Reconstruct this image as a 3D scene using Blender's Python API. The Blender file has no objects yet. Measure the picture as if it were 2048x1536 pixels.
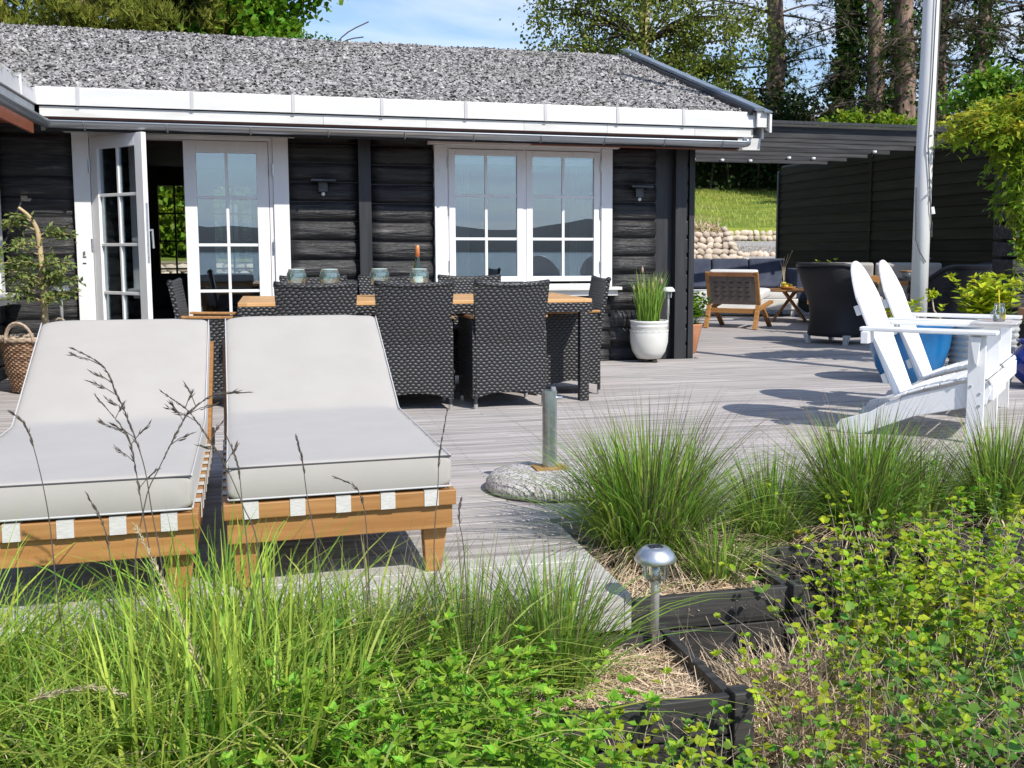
import bpy, math, random
import numpy as np
from mathutils import Vector, Matrix, noise
R = math.radians
rnd = random.Random(7)
rg = np.random.default_rng(11)
S = bpy.context.scene
COL = S.collection

# ------------------------------------------------------------------ camera
cd = bpy.data.cameras.new('camera')
cam = bpy.data.objects.new('camera', cd); COL.objects.link(cam)
cam.location = (0, 0, 1.1)
cam.rotation_euler = (R(84.0), 0, R(-15.0))
cd.sensor_width = 36.0; cd.lens = 2100 / 2048 * 36.0
cd.shift_x = -96 / 2048; cd.shift_y = -46 / 2048
cd.clip_start = 0.05; cd.clip_end = 20000
S.camera = cam

# ------------------------------------------------------------------ light, sky, exposure
SUN_EL = R(44.5); SUN_DIR = Vector((0.42, -0.907, 0)).normalized()
w = bpy.data.worlds.new('World'); S.world = w; w.use_nodes = True
nt = w.node_tree; nt.nodes.clear()
def N(nt, t, **k):
    n = nt.nodes.new(t)
    for a, b in k.items():
        if a.startswith('i_'): n.inputs[a[2:].replace('_', ' ')].default_value = b
        else: setattr(n, a, b)
    return n
out = N(nt, 'ShaderNodeOutputWorld'); bg = N(nt, 'ShaderNodeBackground')
sky = N(nt, 'ShaderNodeTexSky', sky_type='NISHITA', sun_disc=False)
sky.sun_elevation = SUN_EL; sky.sun_rotation = math.atan2(SUN_DIR.x, SUN_DIR.y)
sky.altitude = 20; sky.air_density = 1.15; sky.dust_density = 0.05; sky.ozone_density = 4.2
tc = N(nt, 'ShaderNodeTexCoord'); sep = N(nt, 'ShaderNodeSeparateXYZ')
nt.links.new(tc.outputs['Generated'], sep.inputs[0])
# clouds: project the view direction on a high layer, then fractal noise
mx = N(nt, 'ShaderNodeMath', operation='MAXIMUM'); mx.inputs[1].default_value = 0.02
ad = N(nt, 'ShaderNodeMath', operation='ADD'); ad.inputs[1].default_value = 0.12
nt.links.new(sep.outputs['Z'], mx.inputs[0]); nt.links.new(mx.outputs[0], ad.inputs[0])
dv = N(nt, 'ShaderNodeVectorMath', operation='DIVIDE'); cmb = N(nt, 'ShaderNodeCombineXYZ')
for i in range(3): nt.links.new(ad.outputs[0], cmb.inputs[i])
nt.links.new(tc.outputs['Generated'], dv.inputs[0]); nt.links.new(cmb.outputs[0], dv.inputs[1])
mp = N(nt, 'ShaderNodeMapping'); mp.inputs['Scale'].default_value = (0.9, 1.5, 0.0); mp.inputs['Location'].default_value = (1.35, 0.2, 0)
nt.links.new(dv.outputs[0], mp.inputs[0])
nz = N(nt, 'ShaderNodeTexNoise', i_Scale=1.1, i_Detail=7.0, i_Roughness=0.52, i_Distortion=0.35)
nt.links.new(mp.outputs[0], nz.inputs['Vector'])
cr = N(nt, 'ShaderNodeValToRGB'); cr.color_ramp.elements[0].position = 0.46; cr.color_ramp.elements[1].position = 0.74
nt.links.new(nz.outputs['Fac'], cr.inputs[0])
mxc = N(nt, 'ShaderNodeMix', data_type='RGBA'); nt.links.new(cr.outputs[0], mxc.inputs[0])
tn = N(nt, 'ShaderNodeMix', data_type='RGBA', blend_type='MULTIPLY'); tn.inputs[0].default_value = 1.0; tn.inputs[7].default_value = (0.92, 0.87, 0.90, 1); nt.links.new(sky.outputs[0], tn.inputs[6]); nt.links.new(tn.outputs[2], mxc.inputs[6]); mxc.inputs[7].default_value = (5.6, 6.0, 6.9, 1)
hzr = N(nt, 'ShaderNodeMapRange', interpolation_type='SMOOTHSTEP'); hzr.inputs['From Min'].default_value = 0.17; hzr.inputs['From Max'].default_value = -0.02; hzr.inputs['To Max'].default_value = 0.8
nt.links.new(sep.outputs['Z'], hzr.inputs['Value']); mh = N(nt, 'ShaderNodeMix', data_type='RGBA'); nt.links.new(hzr.outputs[0], mh.inputs[0]); nt.links.new(mxc.outputs[2], mh.inputs[6]); mh.inputs[7].default_value = (3.2, 4.1, 5.6, 1)
nt.links.new(mh.outputs[2], bg.inputs[0]); bg.inputs[1].default_value = 0.148
nt.links.new(bg.outputs[0], out.inputs[0])
sd = bpy.data.lights.new('sun', 'SUN'); sun = bpy.data.objects.new('sun', sd); COL.objects.link(sun)
sd.energy = 4.2; sd.angle = R(0.55); sd.color = (1.0, 0.94, 0.855)
sv = Vector((SUN_DIR.x * math.cos(SUN_EL), SUN_DIR.y * math.cos(SUN_EL), math.sin(SUN_EL)))
sun.rotation_euler = sv.to_track_quat('Z', 'Y').to_euler(); sun.location = (6, -8, 12)
S.view_settings.view_transform = 'Standard'; S.view_settings.look = 'None'
S.view_settings.gamma = 1; S.view_settings.use_curve_mapping = False
S.view_settings.exposure = 0.32
S.cycles.use_denoising = True
S.cycles.max_bounces = 8; S.cycles.transparent_max_bounces = 16
S.cycles.sample_clamp_indirect = 8

# ------------------------------------------------------------------ materials
def mat(name, c1, c2=None, rough=0.6, scale=5.0, detail=5.0, stretch=(1, 1, 1), lo=0.35, hi=0.65, bump=0.0, bdist=0.01, bscale=None,
        metal=0.0, spec=0.5, isl=0.0, objr=0.0, trans=0.0, fleck=None, fl_scale=30, fl=(0.62, 0.7), c3=None, s3=1.0, r3=(0.45, 0.6), coord='Object', bstretch=None, sheen=0):
    m = bpy.data.materials.new(name); m.use_nodes = True; t = m.node_tree; L = t.links.new
    b = t.nodes['Principled BSDF']; b.inputs['Roughness'].default_value = rough; b.inputs['Metallic'].default_value = metal
    b.inputs['Specular IOR Level'].default_value = spec if not trans else 0.18
    if sheen: b.inputs['Sheen Weight'].default_value = sheen
    tc = N(t, 'ShaderNodeTexCoord'); co = tc.outputs[coord]
    oi = N(t, 'ShaderNodeObjectInfo')
    if objr or True:
        sc = N(t, 'ShaderNodeVectorMath', operation='SCALE'); cx = N(t, 'ShaderNodeCombineXYZ')
        for i in range(3): L(oi.outputs['Random'], cx.inputs[i])
        L(cx.outputs[0], sc.inputs[0]); sc.inputs['Scale'].default_value = 37.0
        ad = N(t, 'ShaderNodeVectorMath', operation='ADD'); L(co, ad.inputs[0]); L(sc.outputs[0], ad.inputs[1]); co = ad.outputs[0]
    def tex(scale, stretch, detail=detail, rough=0.55):
        mp = N(t, 'ShaderNodeMapping'); mp.inputs['Scale'].default_value = stretch; L(co, mp.inputs[0])
        n = N(t, 'ShaderNodeTexNoise', i_Scale=scale, i_Detail=detail, i_Roughness=rough); L(mp.outputs[0], n.inputs['Vector']); return n.outputs['Fac']
    def ramp(src, a, bb):
        r = N(t, 'ShaderNodeMapRange'); r.inputs['From Min'].default_value = a; r.inputs['From Max'].default_value = bb; L(src, r.inputs['Value']); return r.outputs[0]
    def mix(f, a, bb):
        x = N(t, 'ShaderNodeMix', data_type='RGBA'); L(f, x.inputs[0])
        for v, s in ((a, x.inputs[6]), (bb, x.inputs[7])):
            if isinstance(v, tuple): s.default_value = (*v, 1)
            else: L(v, s)
        return x.outputs[2]
    n1 = tex(scale, stretch)
    c = mix(ramp(n1, lo, hi), c1, c2 or c1)
    if c3: c = mix(ramp(tex(s3, (1, 1, 1), 3), *r3), c, c3)
    if fleck: c = mix(ramp(tex(fl_scale, stretch, 6, 0.65), *fl), c, fleck)
    if isl or objr:
        hs = N(t, 'ShaderNodeHueSaturation'); L(c, hs.inputs['Color'])
        src = N(t, 'ShaderNodeNewGeometry').outputs['Random Per Island'] if isl else oi.outputs['Random']
        a = isl or objr
        r = N(t, 'ShaderNodeMapRange'); r.inputs['To Min'].default_value = 1 - a; r.inputs['To Max'].default_value = 1 + a; L(src, r.inputs['Value']); L(r.outputs[0], hs.inputs['Value'])
        if isl and trans:
            mm = N(t, 'ShaderNodeMath', operation='MULTIPLY_ADD'); fr = N(t, 'ShaderNodeMath', operation='FRACT'); m7 = N(t, 'ShaderNodeMath', operation='MULTIPLY')
            m7.inputs[1].default_value = 7.31; L(src, m7.inputs[0]); L(m7.outputs[0], fr.inputs[0]); L(fr.outputs[0], mm.inputs[0])
            mm.inputs[1].default_value = 0.06; mm.inputs[2].default_value = 0.47; L(mm.outputs[0], hs.inputs['Hue'])
        c = hs.outputs[0]
    L(c, b.inputs['Base Color'])
    if bump:
        bp = N(t, 'ShaderNodeBump'); bp.inputs['Strength'].default_value = bump; bp.inputs['Distance'].default_value = bdist
        L(tex(bscale or scale, bstretch or stretch, 6, 0.6), bp.inputs['Height']); L(bp.outputs[0], b.inputs['Normal'])
    if trans:
        tr = N(t, 'ShaderNodeBsdfTranslucent'); L(c, tr.inputs['Color']); ms = N(t, 'ShaderNodeMixShader'); ms.inputs[0].default_value = trans
        L(b.outputs[0], ms.inputs[1]); L(tr.outputs[0], ms.inputs[2]); L(ms.outputs[0], t.nodes['Material Output'].inputs[0])
    return m

def wicker(name, ca, cb, nx, nz, rough=0.45, depth=0.004):
    m = bpy.data.materials.new(name); m.use_nodes = True; t = m.node_tree; L = t.links.new; b = t.nodes['Principled BSDF']
    tc = N(t, 'ShaderNodeTexCoord'); s = N(t, 'ShaderNodeSeparateXYZ'); L(tc.outputs['Object'], s.inputs[0])
    def mth(op, a, bb=None, c=None):
        n = N(t, 'ShaderNodeMath', operation=op)
        for i, v in enumerate((a, bb, c)):
            if v is None: continue
            if isinstance(v, (int, float)): n.inputs[i].default_value = v
            else: L(v, n.inputs[i])
        return n.outputs[0]
    u = mth('MULTIPLY', mth('ADD', s.outputs[0], s.outputs[1]), nx); v = mth('MULTIPLY', s.outputs[2], nz)
    v = mth('ADD', v, mth('MULTIPLY', mth('SINE', mth('MULTIPLY', u, 2.1)), 0.12))
    row = mth('MODULO', mth('FLOOR', mth('ADD', v, 500)), 2); u2 = mth('ADD', mth('ADD', u, 500), mth('MULTIPLY', row, 0.5))
    fx = mth('MULTIPLY', mth('SUBTRACT', mth('FRACT', u2), 0.5), 2); fy = mth('MULTIPLY', mth('SUBTRACT', mth('FRACT', mth('ADD', v, 500)), 0.5), 2)
    h = mth('MAXIMUM', mth('SUBTRACT', 1, mth('ADD', mth('MULTIPLY', fx, fx), mth('MULTIPLY', fy, fy))), 0)
    h = mth('POWER', h, 0.6)
    x = N(t, 'ShaderNodeMix', data_type='RGBA'); L(h, x.inputs[0]); x.inputs[6].default_value = (*ca, 1); x.inputs[7].default_value = (*cb, 1)
    L(x.outputs[2], b.inputs['Base Color']); b.inputs['Roughness'].default_value = rough
    bp = N(t, 'ShaderNodeBump'); bp.inputs['Distance'].default_value = depth; bp.inputs['Strength'].default_value = 1.0; L(h, bp.inputs['Height']); L(bp.outputs[0], b.inputs['Normal'])
    return m

def glassmat(name, tint=(0.9, 0.94, 0.95), refl=0.1, rough=0.0, gcol=(1, 1, 1), body=None):
    m = bpy.data.materials.new(name); m.use_nodes = True; t = m.node_tree; L = t.links.new; t.nodes.remove(t.nodes['Principled BSDF'])
    tr = N(t, 'ShaderNodeBsdfTransparent'); tr.inputs[0].default_value = (*tint, 1); gl = N(t, 'ShaderNodeBsdfGlossy'); gl.inputs['Roughness'].default_value = rough; gl.inputs['Color'].default_value = (*gcol, 1)
    lw = N(t, 'ShaderNodeLayerWeight'); lw.inputs['Blend'].default_value = 0.35
    mr = N(t, 'ShaderNodeMapRange'); mr.inputs['To Min'].default_value = refl; mr.inputs['To Max'].default_value = 0.9; L(lw.outputs['Fresnel'], mr.inputs['Value'])
    ms = N(t, 'ShaderNodeMixShader'); L(mr.outputs[0], ms.inputs[0]); L(tr.outputs[0], ms.inputs[1]); L(gl.outputs[0], ms.inputs[2]); res = ms
    if body:
        df = N(t, 'ShaderNodeBsdfDiffuse'); df.inputs[0].default_value = (*body, 1); res = N(t, 'ShaderNodeMixShader'); res.inputs[0].default_value = 0.045; L(ms.outputs[0], res.inputs[1]); L(df.outputs[0], res.inputs[2])
    L(res.outputs[0], t.nodes['Material Output'].inputs[0])
    return m

LX = (0.35, 7, 7)       # grain along X
LZ = (7, 7, 0.35); LY = (7, 0.35, 7)
BLACK = mat('black_tarred_log', (0.012, 0.0122, 0.013), (0.033, 0.033, 0.035), 0.46, 7, 7, (0.30, 2.6, 2.6), bump=1.0, bdist=0.035, fleck=(0.17, 0.16, 0.15), fl_scale=7, fl=(0.60, 0.78), spec=0.5)
BLACKV = mat('black_tarred_post', (0.016, 0.017, 0.019), (0.032, 0.034, 0.038), 0.5, 5, 5, LZ, bump=0.3, bdist=0.004, spec=0.5)
BLACKB = mat('black_stained_board', (0.018, 0.018, 0.018), (0.055, 0.052, 0.050), 0.6, 6, 5, LX, bump=0.5, bdist=0.006, fleck=(0.20, 0.18, 0.165), fl_scale=7, fl=(0.64, 0.82))
SHEDB = mat('dark_green_black_board', (0.026, 0.024, 0.0135), (0.042, 0.038, 0.022), 0.8, 3, 4, LY, bump=0.2, bdist=0.003, objr=0.22, spec=0.15)
ROOFB = mat('weathered_dark_beam', (0.03, 0.031, 0.033), (0.075, 0.075, 0.077), 0.7, 5, 5, LX, bump=0.4, bdist=0.004, objr=0.2, spec=0.3)
WHITE = mat('white_paint', (0.76, 0.77, 0.775), (0.81, 0.81, 0.80), 0.45, 5, 6, (2, 2, .5), bump=0.15, bdist=0.003, fleck=(0.60, 0.59, 0.55), fl_scale=6, fl=(0.62, 0.85))
WHITEW = mat('white_paint_weathered', (0.60, 0.595, 0.56), (0.74, 0.735, 0.71), 0.5, 4, 5, (0.5, 3, 3), bump=0.12, bdist=0.003, fleck=(0.36, 0.34, 0.30), fl_scale=10, fl=(0.68, 0.80))
FASCIA = mat('white_painted_metal', (0.58, 0.585, 0.59), (0.66, 0.66, 0.655), 0.38, 3, 5, (0.5, 2, 2), bump=0.12, bdist=0.006, fleck=(0.50, 0.49, 0.46), fl_scale=3, fl=(0.56, 0.82))
ZINC = mat('zinc_gutter', (0.33, 0.36, 0.39), (0.42, 0.45, 0.48), 0.32, 6, 4, (0.4, 3, 3), metal=0.75)
GALV = mat('galvanised_steel', (0.38, 0.44, 0.43), (0.52, 0.57, 0.56), 0.33, 25, 3, metal=0.9, bump=0.05)
STEEL = mat('brushed_steel', (0.62, 0.64, 0.65), (0.74, 0.75, 0.76), 0.38, 30, 3, metal=0.95)
ALU = mat('alu_foot', (0.62, 0.62, 0.6), None, 0.35, metal=0.8)
PALEM = mat('satin_pale_metal', (0.62, 0.63, 0.63), (0.70, 0.71, 0.71), 0.4, 20, metal=0.25)
JOINT = mat('flashing_joint_shade', (0.44, 0.44, 0.44), (0.50, 0.50, 0.50), 0.4)  # grey tone paints the shading where the white flashing pieces overlap
IRON = mat('dark_iron', (0.05, 0.052, 0.055), (0.09, 0.09, 0.095), 0.45, 20, 3, metal=0.6)
RED = mat('red_brown_soffit', (0.24, 0.075, 0.04), (0.34, 0.12, 0.07), 0.6, 5, 4, LX)
ROOFM = mat('roof_gravel_bed', (0.05, 0.048, 0.046), (0.12, 0.115, 0.11), 0.9, 14, 5, bump=1.0, bdist=0.03)
CHIP = mat('roof_gravel', (0.17, 0.163, 0.157), (0.36, 0.348, 0.338), 0.85, 16, 3, isl=0.66, c3=(0.15, 0.145, 0.125), s3=0.8, r3=(0.5, 0.85))
GLASS = glassmat('window_glass', (0.80, 0.85, 0.86), 0.20, gcol=(0.86, 0.94, 1.0))
GLASSC = glassmat('clear_glass', (0.93, 0.97, 0.97), 0.05)
GLASSG = glassmat('green_glass', (0.93, 1.0, 0.985), 0.09, body=(0.50, 0.72, 0.68))
GLASST = glassmat('teal_glass_foot', (0.35, 0.85, 0.76), 0.15, body=(0.1, 0.6, 0.5))
INT = mat('interior_brown_wall', (0.12, 0.065, 0.04), (0.17, 0.10, 0.065), 0.7, 3)
INTF = mat('interior_floor', (0.16, 0.10, 0.06), (0.22, 0.14, 0.09), 0.4, 4, 4, LX)
CURT = mat('curtain', (0.30, 0.33, 0.28), (0.38, 0.40, 0.34), 0.9, 3, trans=0.3)
DECK = mat('weathered_deck_board', (0.27, 0.252, 0.242), (0.48, 0.452, 0.432), 0.75, 4.2, 7, (0.30, 6.5, 6.5), 0.36, 0.62, bump=0.35, bdist=0.004, objr=0.09,
           fleck=(0.13, 0.118, 0.112), fl_scale=5.2, fl=(0.60, 0.74), c3=(0.44, 0.40, 0.385), s3=1.1, r3=(0.46, 0.75), spec=0.3)
DECKL = mat('pale_edge_board', (0.43, 0.42, 0.39), (0.54, 0.53, 0.50), 0.7, 3.5, 6, (0.3, 5, 5), bump=0.25, bdist=0.003, spec=0.3, fleck=(0.30, 0.28, 0.26), fl_scale=5, fl=(0.62, 0.8))
SOIL = mat('soil', (0.03, 0.021, 0.015), (0.085, 0.06, 0.042), 0.95, 12, 6, bump=1.0, bdist=0.03, fleck=(0.30, 0.22, 0.14), fl_scale=40, fl=(0.58, 0.68))
LAWN = mat('lawn_grass', (0.10, 0.17, 0.012), (0.25, 0.29, 0.03), 0.9, 1.1, 6, (1, 3, 1), bump=0.6, bdist=0.05, bscale=25, c3=(0.26, 0.21, 0.07), s3=0.35, r3=(0.5, 0.68))
GRAVEL = mat('grey_gravel', (0.20, 0.195, 0.185), (0.46, 0.44, 0.42), 0.9, 22, 4, bump=0.8, bdist=0.03, bscale=30)
MORTAR = mat('stone_bed', (0.20, 0.15, 0.10), (0.34, 0.27, 0.19), 0.95, 12, 5, bump=0.5, bdist=0.02)
STONE = mat('fieldstone', (0.48, 0.39, 0.29), (0.64, 0.55, 0.45), 0.85, 9, 5, bump=0.3, bdist=0.02, objr=0.25)
WATER = mat('sea_water', (0.05, 0.075, 0.09), (0.07, 0.10, 0.12), 0.15, 0.02, 3, bump=0.3, bdist=0.3, bscale=0.3)
HILLS = mat('distant_hills', (0.04, 0.05, 0.06), (0.06, 0.07, 0.08), 0.95, 0.002)
FABRIC = mat('light_grey_cushion_fabric', (0.395, 0.376, 0.346), (0.415, 0.396, 0.366), 0.9, 6, 3, bump=0.4, bdist=0.005, bscale=4.0, spec=0.2, sheen=0.2)
FABRICW = mat('off_white_cushion_fabric', (0.60, 0.60, 0.59), (0.66, 0.66, 0.64), 0.9, 4, 4, bump=0.2, bdist=0.004, spec=0.2)
SEAM_SHADOW = mat('seam_shadow_line', (0.06, 0.06, 0.065), None, 0.8)  # dark colour paints the shadow line along the front mattress seam
PIPE = mat('white_piping', (0.50, 0.50, 0.50), None, 0.8)
NAVY = mat('slate_blue_cushion_fabric', (0.045, 0.055, 0.085), (0.07, 0.08, 0.115), 0.9, 5, 4, bump=0.2, spec=0.2)
WEB = mat('white_webbing', (0.50, 0.49, 0.455), (0.60, 0.59, 0.56), 0.7, 60, 2, (1, 1, 4), bump=0.3, bdist=0.001)
TEAK = mat('oiled_teak', (0.31, 0.145, 0.042), (0.43, 0.22, 0.075), 0.5, 5, 6, (0.4, 7, 7), bump=0.12, bdist=0.002, objr=0.1, fleck=(0.20, 0.085, 0.028), fl_scale=7, fl=(0.62, 0.8))
TEAKD = mat('dark_teak', (0.19, 0.08, 0.035), (0.28, 0.125, 0.055), 0.5, 5, 6, (1, 1, 1), bump=0.1, bdist=0.002, objr=0.1)
TEAKL = mat('pale_teak_slat', (0.50, 0.27, 0.10), (0.60, 0.36, 0.16), 0.5, 4, 6, (0.4, 8, 8), bump=0.12, bdist=0.002, objr=0.14)
WICK = wicker('black_wicker', (0.010, 0.010, 0.011), (0.055, 0.055, 0.057), 26, 48, 0.38, 0.006)
WICKF = wicker('fine_black_wicker', (0.012, 0.012, 0.013), (0.05, 0.05, 0.053), 60, 100, 0.45, 0.002)
WICKT = mat('black_woven_fabric', (0.016, 0.016, 0.018), (0.024, 0.024, 0.027), 0.6, 80, 2, bump=0.3, bdist=0.002)
GREYSTRAP = mat('grey_brown_webbing', (0.13, 0.11, 0.10), (0.17, 0.15, 0.14), 0.8, 20, 2)
POTWX = None
POTW = mat('white_glazed_pot', (0.62, 0.62, 0.58), (0.70, 0.70, 0.67), 0.35, 5, 4, bump=0.06, bdist=0.003)
TERRA = mat('terracotta', (0.42, 0.17, 0.085), (0.52, 0.24, 0.13), 0.8, 6, 4, bump=0.1)
BLUE1 = mat('turquoise_blue_glaze', (0.008, 0.11, 0.30), (0.012, 0.17, 0.42), 0.25, 3, 3, spec=0.6)
BLUE2 = mat('cobalt_blue_glaze', (0.006, 0.014, 0.15), (0.012, 0.03, 0.28), 0.12, 3, 4, spec=0.8)
TUBM = mat('ribbed_zinc_tub', (0.46, 0.47, 0.45), (0.62, 0.62, 0.60), 0.5, 6, 5, metal=0.3)
BASKM = mat('brown_willow', (0.22, 0.12, 0.065), (0.40, 0.26, 0.165), 0.6, 30, 3, isl=0.3)
BASKR = mat('grey_willow_rim', (0.36, 0.27, 0.19), (0.52, 0.42, 0.32), 0.65, 30, 3)
CONC = mat('speckled_cast_stone', (0.42, 0.40, 0.38), (0.66, 0.64, 0.62), 0.8, 28, 5, bump=0.6, bdist=0.015, fleck=(0.15, 0.115, 0.10), fl_scale=95, fl=(0.50, 0.60), bscale=45)
RUST = mat('rusty_plate', (0.32, 0.16, 0.05), (0.45, 0.27, 0.09), 0.7, 20)
BARK = mat('pine_bark', (0.11, 0.07, 0.05), (0.34, 0.235, 0.175), 0.9, 3, 6, (2, 2, 0.7), bump=1.0, bdist=0.08, bscale=2.2)
BARKD = mat('dark_branch_bark', (0.04, 0.03, 0.024), (0.12, 0.09, 0.07), 0.9, 6, 4)
PALEBARK = mat('pale_stem', (0.42, 0.32, 0.17), (0.55, 0.43, 0.25), 0.8, 12, 4, bump=0.3, bdist=0.004)
L_BIRCH = mat('birch_leaf', (0.11, 0.155, 0.02), (0.22, 0.26, 0.05), 0.5, 1.2, isl=0.35, trans=0.35)
L_BROAD = mat('maple_leaf', (0.09, 0.22, 0.010), (0.20, 0.34, 0.03), 0.5, 1.0, isl=0.35, trans=0.38)
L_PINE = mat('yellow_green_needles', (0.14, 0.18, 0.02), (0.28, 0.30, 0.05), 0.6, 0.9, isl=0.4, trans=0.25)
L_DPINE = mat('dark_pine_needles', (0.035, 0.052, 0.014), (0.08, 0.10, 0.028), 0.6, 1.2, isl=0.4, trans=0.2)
L_IVY = mat('ivy_leaf', (0.025, 0.06, 0.008), (0.075, 0.145, 0.018), 0.4, 1.5, isl=0.45, trans=0.2)
L_HEDGE = mat('hedge_leaf', (0.10, 0.19, 0.012), (0.20, 0.30, 0.02), 0.5, 0.6, isl=0.4, trans=0.35)
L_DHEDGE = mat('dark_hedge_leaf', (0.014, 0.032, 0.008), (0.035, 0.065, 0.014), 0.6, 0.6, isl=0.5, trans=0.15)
L_YEL = mat('yellow_green_climber_leaf', (0.30, 0.36, 0.02), (0.46, 0.44, 0.045), 0.45, 3.0, isl=0.3, trans=0.4)
L_CLIMB = mat('green_climber_leaf', (0.15, 0.27, 0.018), (0.28, 0.38, 0.03), 0.45, 3.0, isl=0.3, trans=0.4)
L_HERB = mat('fresh_herb_leaf', (0.17, 0.38, 0.022), (0.31, 0.52, 0.06), 0.5, 6.0, isl=0.36, trans=0.42)
L_SHRUB = mat('lime_shrub_leaf', (0.17, 0.38, 0.022), (0.55, 0.62, 0.045), 0.5, 5.0, isl=0.36, trans=0.45, c3=(0.42, 0.26, 0.06), s3=5, r3=(0.62, 0.78))
L_SHRUBD = mat('green_shrub_leaf', (0.09, 0.22, 0.03), (0.17, 0.31, 0.05), 0.5, 5.0, isl=0.3, trans=0.35)
L_OLIVE = mat('small_tree_leaf', (0.13, 0.19, 0.05), (0.25, 0.30, 0.09), 0.5, 6.0, isl=0.3, trans=0.3)
L_HYD = mat('hydrangea_leaf', (0.36, 0.46, 0.015), (0.52, 0.58, 0.04), 0.5, 6.0, isl=0.25, trans=0.35)
L_POT = mat('bright_pot_plant_leaf', (0.16, 0.34, 0.02), (0.30, 0.46, 0.05), 0.45, 6.0, isl=0.3, trans=0.3)
G_TUFT = mat('fine_tuft_grass', (0.17, 0.31, 0.035), (0.38, 0.54, 0.11), 0.5, 3.0, isl=0.42, trans=0.42)
G_TALL = mat('tall_meadow_grass', (0.17, 0.32, 0.03), (0.40, 0.53, 0.09), 0.5, 3.0, isl=0.42, trans=0.4)
G_YEL = mat('yellow_green_grass', (0.34, 0.44, 0.07), (0.52, 0.58, 0.16), 0.5, 3.0, isl=0.3, trans=0.35)
G_BROWN = mat('brown_tip_grass', (0.12, 0.10, 0.06), (0.20, 0.165, 0.10), 0.7, 3.0, isl=0.3, trans=0.1)
G_CHIVE = mat('chive_stem', (0.17, 0.31, 0.04), (0.28, 0.42, 0.08), 0.5, 3.0, isl=0.3, trans=0.2)
STRAW = mat('dry_straw', (0.50, 0.37, 0.24), (0.72, 0.58, 0.42), 0.8, 6, isl=0.35)
TWIG = mat('dry_twig', (0.30, 0.24, 0.18), (0.45, 0.37, 0.29), 0.85, 6, isl=0.3)
SEED = mat('grass_seed_head', (0.075, 0.062, 0.05), (0.12, 0.10, 0.08), 0.8, 20, isl=0.3)
SEEDP = mat('pale_seed_head', (0.42, 0.36, 0.22), (0.52, 0.46, 0.30), 0.8, 20, isl=0.3)
ROPE = mat('grey_rope', (0.10, 0.10, 0.10), None, 0.8)
PANEL = mat('solar_panel', (0.01, 0.012, 0.03), None, 0.2)
YEL = mat('lemon_yellow', (0.75, 0.55, 0.03), (0.85, 0.68, 0.08), 0.4, 9)
PAPER = mat('magazine_cover', (0.55, 0.54, 0.53), (0.78, 0.77, 0.76), 0.35, 9, 3)
PINK = mat('magazine_print', (0.62, 0.42, 0.40), (0.70, 0.62, 0.58), 0.35, 12, 3)
COPPER = mat('orange_foil', (0.70, 0.22, 0.08), (0.78, 0.34, 0.14), 0.35, 40, metal=0.4)
BOTTLE = glassmat('green_bottle_glass', (0.45, 0.62, 0.20), 0.08)
BRICKM = mat('orange_brick', (0.50, 0.25, 0.11), (0.60, 0.36, 0.18), 0.85, 10, bump=0.3)
LIDM = mat('white_plastic', (0.75, 0.76, 0.76), None, 0.35)

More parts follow.
